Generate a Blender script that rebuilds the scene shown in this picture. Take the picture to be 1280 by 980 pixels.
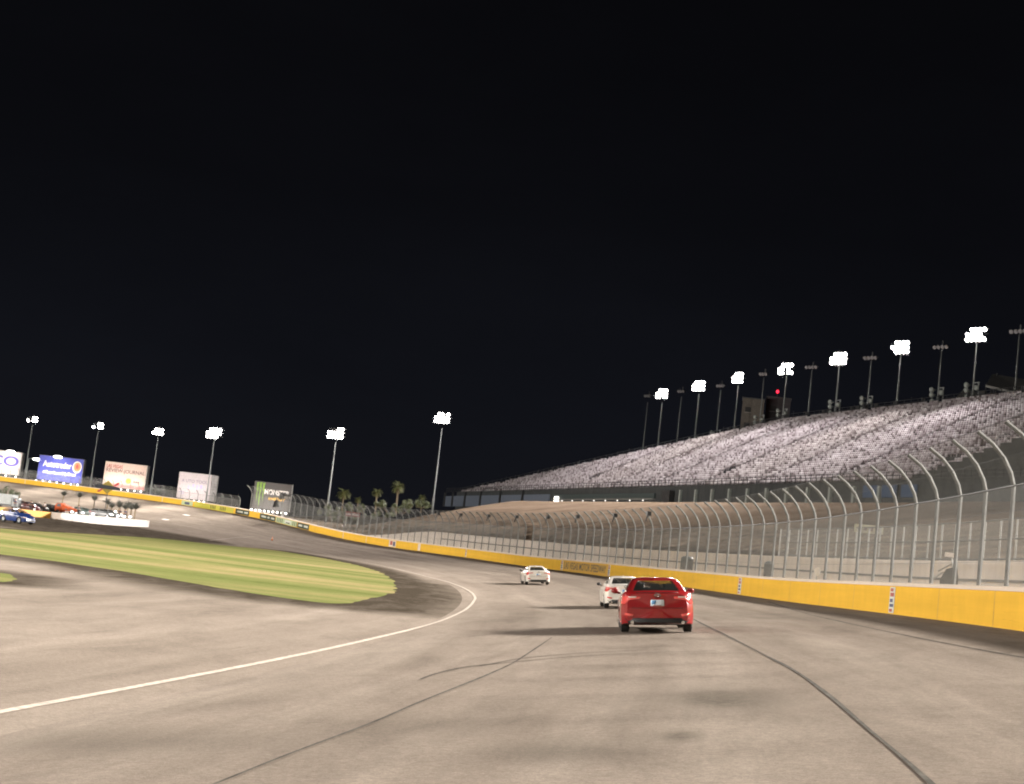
import bpy, bmesh, math, random
import numpy as np
from mathutils import Vector, Matrix
from mathutils.bvhtree import BVHTree
random.seed(7); rng = np.random.default_rng(11)
R = math.radians
for c in list(bpy.data.objects): bpy.data.objects.remove(c)
scene = bpy.context.scene
COL = scene.collection

# ------------------------------------------------------------------ camera (eye = world origin)
F = 1924.0; ROLL = R(6.5); HOR = 694.0; PITCH = math.atan((HOR - 480) / F)
fwd = np.array([0, math.cos(PITCH), math.sin(PITCH)]); up0 = np.array([0, -math.sin(PITCH), math.cos(PITCH)]); r0 = np.array([1., 0, 0])
right = math.cos(ROLL) * r0 + math.sin(ROLL) * up0; upv = -math.sin(ROLL) * r0 + math.cos(ROLL) * up0
def ray(x, y): return fwd + right * (x - 640) / F - upv * (y - 480) / F
cd = bpy.data.cameras.new('camera'); cam = bpy.data.objects.new('camera', cd); COL.objects.link(cam)
cd.sensor_width = 36; cd.lens = F / 1280 * 36; cd.clip_end = 8000; cd.shift_y = -10 / 1280
M = Matrix((tuple(right), tuple(upv), tuple(-fwd))).transposed().to_4x4(); cam.matrix_world = M
scene.camera = cam

# ------------------------------------------------------------------ the oval as a circle about C, with a height function
C = np.array([-385.6, 65.0]); RL, RW = 384.5, 400.0
_g = np.arange(-60, 120.01, .25)
def _sm(tab, s):
    v = np.interp(_g, [a for a, b in tab], [b for a, b in tab]); k = np.exp(-.5 * (np.arange(-24, 25) * .25 / s) ** 2); k /= k.sum()
    return np.convolve(np.pad(v, 24, mode='edge'), k, 'valid')
ZL = _sm([(-60, -2.2), (16, -2.2), (20, -2.0), (25, -1.7), (29, -1.1), (32, -.85), (36, -.6), (48, -.3), (120, -.3)], 1.0)
ZW = _sm([(-60, -.3), (-10, -.36), (-3.7, -.41), (-1.5, -.5), (1.5, -.67), (3, -.69), (9, -.75), (13.5, -.84), (17, -.74), (20, -.7), (21.7, -.64),
          (23.3, -.52), (24.8, -.3), (27, .31), (30, 1.42), (32.1, 1.98), (35.5, 2.6), (37.1, 2.84), (41.3, 3.3), (44.5, 3.65), (47.6, 3.95), (60, 4.2), (120, 4.2)], .7)
def zl(th): return np.interp(th, _g, ZL)
def zw(th): return np.interp(th, _g, ZW)
def pol(x, y):
    dx, dy = np.asarray(x) - C[0], np.asarray(y) - C[1]
    return np.hypot(dx, dy), np.degrees(np.arctan2(dy, dx))
def car2(r, th, z=0.): return np.array([C[0] + r * math.cos(R(th)), C[1] + r * math.sin(R(th)), z])
def sstep(a, b, x):
    t = np.clip((x - a) / (b - a), 0, 1); return t * t * (3 - 2 * t)
GN = np.array([.96, .278]); GN /= np.linalg.norm(GN); GD = np.array([-GN[1], GN[0]])      # grandstand outward normal / along
GP = np.array([101., 0.])                                                               # a point of its front line
def goff(x, y): return (np.asarray(x) - GP[0]) * GN[0] + (np.asarray(y) - GP[1]) * GN[1]
def galong(x, y): return (np.asarray(x) - GP[0]) * GD[0] + (np.asarray(y) - GP[1]) * GD[1]
def outer(r, th, x, y):
    """ground beyond the safety wall: service road, dirt berm, embankment"""
    o = goff(x, y); base = zw(th) + .25
    # dirt berm from the retaining wall (r 408.4) up to the grandstand front line
    end = 28.4 + (r - 408) * .13
    m = 1 - sstep(end - 3.5, end + 2.5, th)
    w = np.maximum(8.0, (r - 408.4) + np.maximum(-o, 0))
    t = np.clip((r - 408.4) / w, 0, 1)
    crest = 10.7
    b = 2.0 + (crest - 2.0) * np.minimum(1, 1.2 * t ** .85)
    far = base + (-3.0 - base) * sstep(425, 520, r)
    h = far * (1 - m) + b * m
    fall = sstep(45, 120, o); h = h * (1 - fall) + (-3.0) * fall
    return np.where(r < 408.4, base, h)
def H(x, y):
    r, th = pol(x, y)
    t = np.clip((r - RL) / (RW - RL), 0, 1)
    trk = zl(th) + (zw(th) - zl(th)) * t
    inn = zl(th) + (-2.42 - zl(th)) * sstep(0, 14, RL - r)
    return np.where(r <= RL, inn, np.where(r <= RW, trk, outer(r, th, x, y)))
def hit(px, py, tmax=600):
    """the point of the ground seen at a pixel"""
    d = ray(px, py); t = np.arange(6, tmax, .1); P = d[None] * t[:, None]
    g = P[:, 2] - H(P[:, 0], P[:, 1]); k = np.argmax(g <= 0)
    P = d * t[k]; P[2] = float(H(P[0], P[1])); return P
def at(px, py, D): return ray(px, py) * D
def down(px, py, D):
    P = ray(px, py) * D; P[2] = float(H(P[0], P[1])); return P
def cyl(px, py, Rr):
    d = ray(px, py); a = d[0] ** 2 + d[1] ** 2; b = -2 * (d[0] * C[0] + d[1] * C[1]); c = C @ C - Rr * Rr
    return d * ((-b + math.sqrt(b * b - 4 * a * c)) / (2 * a))
def wth(px):                                             # angle on the wall of an image column
    y = np.interp(px, [0, 120, 230, 330, 430, 524, 655, 762, 960, 1115, 1280], [598, 613, 628, 645, 669, 684, 701, 713, 735, 748, 760])
    P = cyl(px, y, RW); return float(pol(P[0], P[1])[1])

# ------------------------------------------------------------------ materials
def nodes(name):
    m = bpy.data.materials.new(name); m.use_nodes = True; nt = m.node_tree
    return m, nt, nt.nodes['Principled BSDF']
def N(nt, t, **kw):
    n = nt.nodes.new(t)
    for k, v in kw.items():
        if k.startswith('i_'): n.inputs[k[2:].replace('_', ' ')].default_value = v
        else: setattr(n, k, v)
    return n
def ramp(nt, src, stops):
    r = nt.nodes.new('ShaderNodeValToRGB'); e = r.color_ramp.elements
    while len(e) < len(stops): e.new(.5)
    for k, (p, c) in enumerate(stops):
        e[k].position = p; e[k].color = (c, c, c, 1) if not hasattr(c, '__len__') else (*c, 1)
    nt.links.new(src, r.inputs[0]); return r.outputs[0]
def mix(nt, f, a, b, mode='MIX'):
    m = nt.nodes.new('ShaderNodeMix'); m.data_type = 'RGBA'; m.blend_type = mode
    for s, v in ((m.inputs[0], f), (m.inputs[6], a), (m.inputs[7], b)):
        if hasattr(v, 'links'): nt.links.new(v, s)
        elif hasattr(v, '__len__'): s.default_value = (*v, 1)
        else: s.default_value = v
    return m.outputs[2]
def noise(nt, vec, scale, detail=4, rough=.6, dist=0.):
    n = N(nt, 'ShaderNodeTexNoise'); n.inputs['Scale'].default_value = scale; n.inputs['Detail'].default_value = detail
    n.inputs['Roughness'].default_value = rough; n.inputs['Distortion'].default_value = dist
    nt.links.new(vec, n.inputs['Vector']); return n.outputs[0]
def mapped(nt, src, sc):
    m = N(nt, 'ShaderNodeMapping'); m.inputs['Scale'].default_value = sc; nt.links.new(src, m.inputs[0]); return m.outputs[0]
def plain(name, col, rough=.6, metal=0., var=.12, scale=3., spec=None, coat=0.):
    m, nt, b = nodes(name)
    tc = N(nt, 'ShaderNodeTexCoord'); n = noise(nt, tc.outputs['Object'], scale)
    lo = tuple(c * (1 - var) for c in col); hi = tuple(min(1, c * (1 + var)) for c in col)
    nt.links.new(ramp(nt, n, [(.3, lo), (.7, hi)]), b.inputs['Base Color'])
    b.inputs['Roughness'].default_value = rough; b.inputs['Metallic'].default_value = metal
    if spec is not None: b.inputs['Specular IOR Level'].default_value = spec
    if coat: b.inputs['Coat Weight'].default_value = coat; b.inputs['Coat Roughness'].default_value = .05
    return m
def glow(name, col, s):
    m, nt, b = nodes(name); b.inputs['Base Color'].default_value = (*col, 1)
    b.inputs['Emission Color'].default_value = (*col, 1); b.inputs['Emission Strength'].default_value = s
    try: m.cycles.emission_sampling = 'NONE'
    except Exception: pass
    return m

def asphalt(name, c_lo, c_hi, dark, stain_col=(.055, .05, .042)):
    m, nt, b = nodes(name)
    uv = N(nt, 'ShaderNodeUVMap'); tc = N(nt, 'ShaderNodeTexCoord'); ob = tc.outputs['Object']
    s1 = noise(nt, mapped(nt, uv.outputs[0], (.035, .55, 1)), 1., 5, .62, .4)      # long streaks along the lane
    s2 = noise(nt, mapped(nt, uv.outputs[0], (.25, .8, 1)), 1., 6, .65, .6)
    s3 = noise(nt, ob, 9., 3, .7)
    s4 = noise(nt, ob, 60., 2, .7)
    col = ramp(nt, s1, [(.28, c_lo), (.52, tuple((a + c) / 2 for a, c in zip(c_lo, c_hi))), (.74, c_hi)])
    col = mix(nt, .75, col, ramp(nt, s2, [(.25, .70), (.5, 1.), (.75, 1.16)]), 'MULTIPLY')
    col = mix(nt, .6, col, ramp(nt, s3, [(.3, .8), (.7, 1.15)]), 'MULTIPLY')
    s5 = noise(nt, ob, 24., 4, .75); col = mix(nt, .7, col, ramp(nt, s5, [(.3, .72), (.7, 1.25)]), 'MULTIPLY')
    col = mix(nt, .6, col, ramp(nt, s4, [(.3, .7), (.7, 1.25)]), 'MULTIPLY')
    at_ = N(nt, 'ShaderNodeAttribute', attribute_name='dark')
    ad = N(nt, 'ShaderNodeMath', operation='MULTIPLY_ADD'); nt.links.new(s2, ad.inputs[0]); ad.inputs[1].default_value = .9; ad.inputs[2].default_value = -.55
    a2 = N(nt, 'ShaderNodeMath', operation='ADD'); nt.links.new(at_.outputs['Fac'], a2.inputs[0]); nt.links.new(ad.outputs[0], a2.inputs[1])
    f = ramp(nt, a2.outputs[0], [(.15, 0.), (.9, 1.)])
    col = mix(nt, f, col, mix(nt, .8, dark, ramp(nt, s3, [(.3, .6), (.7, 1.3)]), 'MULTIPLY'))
    st = N(nt, 'ShaderNodeAttribute', attribute_name='stain')
    sm_ = N(nt, 'ShaderNodeMath', operation='MULTIPLY'); nt.links.new(st.outputs['Fac'], sm_.inputs[0]); nt.links.new(ramp(nt, s3, [(.3, .5), (.6, 1.)]), sm_.inputs[1])
    col = mix(nt, sm_.outputs[0], col, stain_col)
    nt.links.new(col, b.inputs['Base Color']); b.inputs['Roughness'].default_value = 1.; b.inputs['Specular IOR Level'].default_value = 0.
    bp = N(nt, 'ShaderNodeBump'); bp.inputs['Strength'].default_value = .25; bp.inputs['Distance'].default_value = .02
    nt.links.new(s4, bp.inputs['Height']); nt.links.new(bp.outputs[0], b.inputs['Normal'])
    return m
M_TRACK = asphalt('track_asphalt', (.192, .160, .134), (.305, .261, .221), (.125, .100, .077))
M_APRON = asphalt('apron_asphalt', (.172, .144, .120), (.262, .223, .188), (.050, .041, .031))
def mapz(nt, src, a, b_):
    m = N(nt, 'ShaderNodeMapRange'); nt.links.new(src, m.inputs[0]); m.inputs[1].default_value = a; m.inputs[2].default_value = b_; return m.outputs[0]
def mk_dirt():
    m, nt, b = nodes('desert_dirt'); ob = N(nt, 'ShaderNodeTexCoord').outputs['Object']
    a = noise(nt, ob, .12, 6, .6); c = noise(nt, ob, 1.6, 4, .7); e = noise(nt, ob, 14, 2, .7)
    col = ramp(nt, a, [(.3, (.155, .114, .082)), (.55, (.21, .158, .116)), (.75, (.27, .208, .156))])
    col = mix(nt, .5, col, ramp(nt, c, [(.3, .65), (.7, 1.2)]), 'MULTIPLY'); col = mix(nt, .5, col, ramp(nt, e, [(.3, .7), (.7, 1.2)]), 'MULTIPLY')
    z = N(nt, 'ShaderNodeSeparateXYZ'); nt.links.new(ob, z.inputs[0])          # darker colour on the lower part of the bank
    zz = N(nt, 'ShaderNodeMath', operation='MULTIPLY_ADD'); nt.links.new(a, zz.inputs[0]); zz.inputs[1].default_value = 3.; nt.links.new(z.outputs[2], zz.inputs[2])
    col = mix(nt, ramp(nt, mapz(nt, zz.outputs[0], 1., 12.), [(.45, 1.), (.72, 0.)]), col, mix(nt, 1., mix(nt, 1., (.110, .084, .062), ramp(nt, c, [(.35, .35), (.65, 1.7)]), 'MULTIPLY'), ramp(nt, noise(nt, mapped(nt, ob, (.3, .3, 2.2)), 1., 4, .6), [(.35, .45), (.65, 1.55)]), 'MULTIPLY'))
    nt.links.new(col, b.inputs['Base Color']); b.inputs['Roughness'].default_value = .95; b.inputs['Specular IOR Level'].default_value = 0.
    bp = N(nt, 'ShaderNodeBump'); bp.inputs['Strength'].default_value = .8; bp.inputs['Distance'].default_value = .5; nt.links.new(c, bp.inputs['Height']); nt.links.new(bp.outputs[0], b.inputs['Normal'])
    return m
M_DIRT = mk_dirt()
def mk_grass():
    m, nt, b = nodes('mown_grass'); ob = N(nt, 'ShaderNodeTexCoord').outputs['Object']
    rot = N(nt, 'ShaderNodeMapping'); rot.inputs['Rotation'].default_value = (0, 0, R(20)); nt.links.new(ob, rot.inputs[0])
    st = noise(nt, mapped(nt, rot.outputs[0], (.03, .16, 1)), 1., 4, .55, .5)
    c2 = noise(nt, ob, 1.4, 4, .7); c3 = noise(nt, ob, 22., 2, .8)
    col = ramp(nt, st, [(.30, (.105, .124, .040)), (.46, (.142, .152, .055)), (.58, (.20, .180, .078)), (.72, (.26, .205, .105))])
    col = mix(nt, .45, col, ramp(nt, c2, [(.3, .7), (.7, 1.2)]), 'MULTIPLY'); col = mix(nt, .6, col, ramp(nt, c3, [(.3, .6), (.7, 1.3)]), 'MULTIPLY')
    nt.links.new(col, b.inputs['Base Color']); b.inputs['Roughness'].default_value = .9; b.inputs['Specular IOR Level'].default_value = 0.
    return m
M_GRASS = mk_grass()
def mk_conc(name, lo, hi):
    m, nt, b = nodes(name); ob = N(nt, 'ShaderNodeTexCoord').outputs['Object']
    a = noise(nt, mapped(nt, ob, (1, 1, .35)), .9, 6, .65); c = noise(nt, ob, 12, 3, .7)
    col = ramp(nt, a, [(.3, lo), (.7, hi)]); col = mix(nt, .4, col, ramp(nt, c, [(.3, .75), (.7, 1.15)]), 'MULTIPLY')
    nt.links.new(col, b.inputs['Base Color']); b.inputs['Roughness'].default_value = .85
    return m
M_CONC = mk_conc('pale_concrete', (.52, .47, .43), (.70, .64, .59))
M_DARKCONC = mk_conc('dark_concrete', (.028, .032, .034), (.06, .065, .066))
def mk_wallpaint(name, c0):
    m, nt, b = nodes(name); uv = N(nt, 'ShaderNodeUVMap').outputs[0]
    a = noise(nt, mapped(nt, uv, (.08, 2.2, 1)), 1., 5, .6); c = noise(nt, mapped(nt, uv, (1.2, .5, 1)), 1., 4, .65)
    col = ramp(nt, a, [(.3, tuple(x * .86 for x in c0)), (.7, c0)]); col = mix(nt, .3, col, ramp(nt, c, [(.35, .82), (.6, 1.04)]), 'MULTIPLY')
    sc_ = noise(nt, mapped(nt, uv, (.35, 9., 1)), 1., 3, .6, .3); col = mix(nt, .5, col, ramp(nt, sc_, [(.66, 1.), (.74, .72)]), 'MULTIPLY')
    nt.links.new(col, b.inputs['Base Color']); b.inputs['Roughness'].default_value = .9; b.inputs['Specular IOR Level'].default_value = .03
    return m
M_YEL = mk_wallpaint('yellow_wall_paint', (.80, .475, .062))
M_CAP = mk_wallpaint('white_wall_paint', (.72, .62, .52))
M_WHITE = plain('white_paint', (.74, .70, .64), .6)
M_LINE = plain('line_paint', (.44, .39, .34), .95, var=.3, spec=0., scale=6.)
M_SEAM = plain('sealed_seam', (.085, .078, .066), .95, var=.45, scale=2.5, spec=.05)
M_SKID = plain('skid_rubber', (.085, .072, .06), .95, var=.4, scale=2., spec=.05)
M_GALV = plain('galvanised_steel', (.36, .36, .345), .5, .55, var=.2)
M_POST = plain('weathered_post', (.092, .092, .085), .9, 0., var=.4)
M_POLE = plain('pole_steel', (.22, .235, .23), .6, .2, var=.12)
M_DKSTEEL = plain('dark_steel', (.06, .062, .065), .5, .5)
M_BLACK = plain('black_plastic', (.012, .012, .013), .5)
M_TYRE = plain('tyre_rubber', (.018, .017, .016), .8)
M_RIM = plain('alloy_rim', (.45, .46, .47), .3, .9)
M_LAMP = glow('lit_floodlamp', (1., .95, .90), 22.)
M_LAMPS = glow('lit_uplight', (1., .93, .86), 7.)
M_DOT = glow('small_lamp', (1., .95, .88), .6)
M_RED = glow('red_beacon', (1., .02, .05), 1.3)
M_UNLIT = plain('unlit_lamp', (.16, .16, .165), .4, .3)
def mk_mesh(name, a, sc):
    m, nt, b = nodes(name); b.inputs['Base Color'].default_value = (.25, .25, .235, 1); b.inputs['Roughness'].default_value = .6
    uv = N(nt, 'ShaderNodeUVMap').outputs[0]
    rot = N(nt, 'ShaderNodeMapping'); rot.inputs['Rotation'].default_value = (0, 0, R(45)); rot.inputs['Scale'].default_value = (sc, sc, 1); nt.links.new(uv, rot.inputs[0])
    sep = N(nt, 'ShaderNodeSeparateXYZ'); nt.links.new(rot.outputs[0], sep.inputs[0])
    def wires(o):
        f = N(nt, 'ShaderNodeMath', operation='FRACT'); nt.links.new(o, f.inputs[0])
        l = N(nt, 'ShaderNodeMath', operation='LESS_THAN'); nt.links.new(f.outputs[0], l.inputs[0]); l.inputs[1].default_value = a; return l.outputs[0]
    mx = N(nt, 'ShaderNodeMath', operation='MAXIMUM'); nt.links.new(wires(sep.outputs[0]), mx.inputs[0]); nt.links.new(wires(sep.outputs[1]), mx.inputs[1])
    nt.links.new(mx.outputs[0], b.inputs['Alpha'])
    return m
M_MESH = mk_mesh('wire_mesh', .16, 14.)
M_MESH2 = mk_mesh('wire_mesh_thin', .07, 14.)

# ------------------------------------------------------------------ mesh helpers
class MB:
    def __init__(s): s.v = []; s.f = []; s.uv = []; s.has_uv = False
    def add(s, vs, fs, uvs=None):
        b = len(s.v); s.v += [tuple(map(float, p)) for p in vs]; s.f += [tuple(b + i for i in q) for q in fs]
        s.uv += list(uvs) if uvs is not None else [(0., 0.)] * len(vs); s.has_uv |= uvs is not None; return s
    def box(s, c, d, ax=None):
        c = np.asarray(c, float); A = np.eye(3) if ax is None else np.asarray(ax, float); h = np.asarray(d, float) / 2
        vs = [c + A[0] * h[0] * i + A[1] * h[1] * j + A[2] * h[2] * k for i in (-1, 1) for j in (-1, 1) for k in (-1, 1)]
        return s.add(vs, [(0, 1, 3, 2), (4, 6, 7, 5), (0, 4, 5, 1), (2, 3, 7, 6), (0, 2, 6, 4), (1, 5, 7, 3)])
    def tube(s, pts, rad, n=8, cap=True):
        pts = [np.asarray(p, float) for p in pts]; rad = list(rad) if hasattr(rad, '__len__') else [rad] * len(pts); vs = []; prev = None
        for i, p in enumerate(pts):
            d = pts[min(i + 1, len(pts) - 1)] - pts[max(i - 1, 0)]; d = d / (np.linalg.norm(d) + 1e-9)
            a = prev if prev is not None else (np.array([1., 0, 0]) if abs(d[0]) < .8 else np.array([0, 1., 0]))
            u = a - d * (a @ d); u /= np.linalg.norm(u) + 1e-9; w = np.cross(d, u); prev = u
            vs += [p + (u * math.cos(2 * math.pi * k / n) + w * math.sin(2 * math.pi * k / n)) * rad[i] for k in range(n)]
        fs = [(i * n + k, i * n + (k + 1) % n, (i + 1) * n + (k + 1) % n, (i + 1) * n + k) for i in range(len(pts) - 1) for k in range(n)]
        if cap: fs += [tuple(range(n - 1, -1, -1)), tuple(range((len(pts) - 1) * n, len(pts) * n))]
        return s.add(vs, fs)
    def ell(s, c, r, nu=12, nv=8, ax=None):
        c = np.asarray(c, float); A = np.eye(3) if ax is None else np.asarray(ax, float); vs = []
        for j in range(nv + 1):
            t = math.pi * j / nv
            for i in range(nu):
                q = 2 * math.pi * i / nu; vs.append(c + A[0] * r[0] * math.sin(t) * math.cos(q) + A[1] * r[1] * math.sin(t) * math.sin(q) + A[2] * r[2] * math.cos(t))
        return s.add(vs, [(j * nu + i, (j + 1) * nu + i, (j + 1) * nu + (i + 1) % nu, j * nu + (i + 1) % nu) for j in range(nv) for i in range(nu)])
    def prism(s, pts, off):
        """closed polygon extruded by a vector"""
        n = len(pts); off = np.asarray(off, float); vs = [np.asarray(p, float) for p in pts]; vs = vs + [p + off for p in vs]
        return s.add(vs, [tuple(range(n - 1, -1, -1)), tuple(range(n, 2 * n))] + [(i, (i + 1) % n, n + (i + 1) % n, n + i) for i in range(n)])
    def grid(s, P, uv=None):
        P = np.asarray(P, float); a, b = P.shape[:2]
        return s.add(P.reshape(-1, 3), [(i * b + j, (i + 1) * b + j, (i + 1) * b + j + 1, i * b + j + 1) for i in range(a - 1) for j in range(b - 1)],
                     None if uv is None else [tuple(q) for q in np.asarray(uv, float).reshape(-1, 2)])
    def build(s, name, mat, parent=None, smooth=False, origin=None, attrs=None, recalc=True):
        o0 = np.zeros(3) if origin is None else np.asarray(origin, float)
        me = bpy.data.meshes.new(name); me.from_pydata([tuple(np.asarray(p) - o0) for p in s.v], [], s.f)
        if s.has_uv:
            l = me.uv_layers.new(name='UVMap'); idx = np.empty(len(me.loops), int); me.loops.foreach_get('vertex_index', idx)
            l.data.foreach_set('uv', np.asarray(s.uv, np.float32)[idx].ravel())
        if attrs:
            for k, a in attrs.items():
                t = me.attributes.new(k, 'FLOAT', 'POINT'); t.data.foreach_set('value', np.asarray(a, np.float32))
        if recalc:
            bm = bmesh.new(); bm.from_mesh(me); bmesh.ops.recalc_face_normals(bm, faces=bm.faces); bm.to_mesh(me); bm.free()
        if smooth: me.shade_smooth()
        me.materials.append(mat)
        o = bpy.data.objects.new(name, me); COL.objects.link(o)
        if parent is not None: o.parent = parent
        elif origin is not None: o.location = tuple(o0)
        return o
def tag(o, label=None, cat=None, group=None, kind=None):
    for k, v in (('label', label), ('category', cat), ('group', group), ('kind', kind)):
        if v: o[k] = v
    return o
def thing(name, loc, label, cat, rot=None, group=None):
    o = bpy.data.objects.new(name, None); COL.objects.link(o); o.empty_display_size = .3
    if rot is not None: o.matrix_world = Matrix.Translation(Vector(loc)) @ rot
    else: o.location = tuple(loc)
    return tag(o, label, cat, group)
def copy_tree(o, parent=None):
    c = o.copy(); COL.objects.link(c)
    if parent is not None: c.parent = parent
    for ch in list(o.children): copy_tree(ch, c)
    return c
def structure(o): o['kind'] = 'structure'; return o
def text_mesh(body, w, h, track=1.0, bold=.018):
    """letters as flat polygons scaled to a box w x h, origin at its lower left corner (x right, y up)"""
    cu = bpy.data.curves.new('lettering', 'FONT'); cu.body = body; cu.space_character = track; cu.space_line = .9; cu.align_x = 'CENTER'; cu.offset = bold
    o = bpy.data.objects.new('lettering', cu); COL.objects.link(o); dg = bpy.context.evaluated_depsgraph_get()
    me = bpy.data.meshes.new_from_object(o.evaluated_get(dg)); bpy.data.objects.remove(o)
    V = np.array([v.co[:2] for v in me.vertices]); Fc = [tuple(p.vertices) for p in me.polygons]; bpy.data.meshes.remove(me)
    lo, hi = V.min(0), V.max(0); V = (V - lo) / (hi - lo) * np.array([w, h]); return V, Fc

# ------------------------------------------------------------------ setting: ground, track, apron, grass, markings
def polgrid(rs, ths, zf, uv=True):
    P = np.zeros((len(rs), len(ths), 3)); U = np.zeros((len(rs), len(ths), 2))
    for i, r in enumerate(rs):
        x = C[0] + r * np.cos(np.radians(ths)); y = C[1] + r * np.sin(np.radians(ths))
        P[i, :, 0] = x; P[i, :, 1] = y; P[i, :, 2] = zf(r, np.asarray(ths), x, y); U[i, :, 0] = np.radians(ths) * 390; U[i, :, 1] = r
    return P, U
def gz(r, th, x, y):
    if r <= RL - 1: return H(x, y) - .25
    if r <= RW + .05: return np.where(r < RL, zl(th), zl(th) + (zw(th) - zl(th)) * (r - RL) / (RW - RL)) - .3
    return outer(np.full_like(th, r), th, x, y)
rs = [1, 60, 140, 220, 280, 320, 345, 360, 370, 376, 380, 383, 384.6, 388, 392, 396, 400.0, 400.3, 404, 408.3] + list(np.arange(408.5, 470, 1.7)) + [475, 485, 500, 530, 580, 700, 1000, 1500]
ths = list(np.arange(-180, -30, 3.)) + list(np.arange(-30, 62, .5)) + list(np.arange(62, 180.1, 3.))
P, U = polgrid(rs, ths, gz)
g = MB().grid(P, U); structure(g.build('ground', M_DIRT, smooth=True, recalc=False))
# banked racing surface
ths = np.concatenate([np.arange(-45, -11, .5), np.arange(-11, 2, .05), np.arange(2, 75.1, .25)]); rs = np.linspace(RL - .12, RW + .15, 60)
P, U = polgrid(rs, ths, lambda r, th, x, y: zl(th) + (zw(th) - zl(th)) * (r - RL) / (RW - RL))
st = np.zeros(P.shape[:2])
for (px, py, sx, sy, a) in [(912, 872, .55, .8, .62), (900, 885, .5, .5, .35), (848, 922, .16, .28, .6), (700, 938, .5, .5, .35), (560, 905, 1.0, .6, .22), (120, 925, 1.1, .5, .35),
                            (260, 930, .9, .5, .25), (960, 770, 2., 3., .3), (700, 775, 2.5, 5, .28), (905, 876, .5, .7, .75), (850, 920, .14, .22, .8), (690, 940, .45, .45, .5), (120, 930, 1.0, .4, .45), (1000, 900, .4, .4, .15)]:
    q = hit(px, py); sx, sy = sx * 1.3, sy * 1.3; st = np.maximum(st, a * np.exp(-((P[..., 0] - q[0]) / sx) ** 2 - ((P[..., 1] - q[1]) / (sy * 1.6)) ** 2))
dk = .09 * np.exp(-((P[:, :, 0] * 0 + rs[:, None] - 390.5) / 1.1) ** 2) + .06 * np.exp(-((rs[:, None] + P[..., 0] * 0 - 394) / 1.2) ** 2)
_, tt_ = pol(P[..., 0], P[..., 1]); dk = np.maximum(dk, .24 * sstep(-3, 5, tt_) * (1 - sstep(19, 27, tt_)) * (1 - .5 * sstep(398, 400, rs[:, None] + P[..., 0] * 0)))  # light falling off down the track, darkened into the asphalt colour
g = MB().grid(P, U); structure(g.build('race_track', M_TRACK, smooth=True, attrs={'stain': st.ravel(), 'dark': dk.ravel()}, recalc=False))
# grass outlines (world metres)
Z_IN = -2.42
grassA = [hit(*p)[:2] for p in [(0, 662), (100, 667), (200, 673), (280, 682), (340, 687), (400, 697), (440, 705), (470, 713), (488, 722), (497, 733), (490, 741), (470, 747.5), (445, 753), (430, 755),
                                (400, 754.5), (300, 740), (200, 722), (100, 706), (0, 693)]] + [np.array(p) for p in [(-45, 70), (-75, 82), (-85, 100), (-70, 112)]]
grassB = [hit(*p)[:2] for p in [(0, 716), (12, 719), (20, 724), (12, 727), (0, 729)]] + [np.array(p) for p in [(-20, 46), (-24, 48.5), (-21, 51.5)]]
def smooth_poly(pts, n=2):
    for _ in range(n):
        q = []
        for i in range(len(pts)):
            a, b = pts[i], pts[(i + 1) % len(pts)]; q += [a * .75 + b * .25, a * .25 + b * .75]
        pts = q
    return pts
def segdist(x, y, poly):
    d = np.full(x.shape, 1e9); inside = np.zeros(x.shape, bool)
    for i in range(len(poly)):
        a, b = poly[i], poly[(i + 1) % len(poly)]; e = b - a
        t = np.clip(((x - a[0]) * e[0] + (y - a[1]) * e[1]) / (e @ e), 0, 1); d = np.minimum(d, np.hypot(x - a[0] - t * e[0], y - a[1] - t * e[1]))
        c = (a[1] > y) != (b[1] > y); inside ^= c & (x < (b[0] - a[0]) * (y - a[1]) / (b[1] - a[1] + 1e-12) + a[0])
    return np.where(inside, -d, d)
grassA, grassB = smooth_poly(grassA), smooth_poly(grassB)
def ragged(poly, step, amp):
    out = []
    for a, b in zip(poly, poly[1:] + poly[:1]):
        n = max(1, int(np.linalg.norm(b - a) / step)); t = (b - a) / (np.linalg.norm(b - a) + 1e-9); out += [a + (b - a) * k / n + np.array([-t[1], t[0]]) * rng.normal(0, amp) for k in range(n)]
    return out
grassA, grassB = smooth_poly(ragged(grassA, .9, .10), 1), smooth_poly(ragged(grassB, .6, .08), 1)
ths = np.concatenate([np.arange(-45, -14, .5), np.arange(-14, 40, .15), np.arange(40, 75, .5)]); rs = np.concatenate([np.linspace(300, 340, 14)[:-1], np.linspace(340, RL - .1, 64), [RL + .3]])
P, U = polgrid(rs, ths, lambda r, th, x, y: H(x, y) + (.004 if r < RL else -.05))
dA, dB = segdist(P[..., 0], P[..., 1], grassA), segdist(P[..., 0], P[..., 1], grassB); rr, tt = pol(P[..., 0], P[..., 1])
tip = np.exp(-((P[..., 0] + 4.0) / 3.2) ** 2 - ((P[..., 1] - 92) / 22.) ** 2)
dk = np.maximum(np.maximum(.98 * (1 - sstep(1.0, np.where(P[..., 1] < 95, 7.5, 4.5), np.clip(dA, 0, 99))), .9 * (1 - sstep(.3, 4., np.clip(dB, 0, 99)))), .6 * tip)
dk = np.maximum(dk, .9 * sstep(-26, -34, P[..., 0]) * sstep(120, 140, P[..., 1]) * sstep(7, 11, RL - rr))
g = MB().grid(P, U); structure(g.build('apron', M_APRON, smooth=True, attrs={'dark': dk.ravel(), 'stain': np.zeros(dk.size)}, recalc=False))
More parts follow.
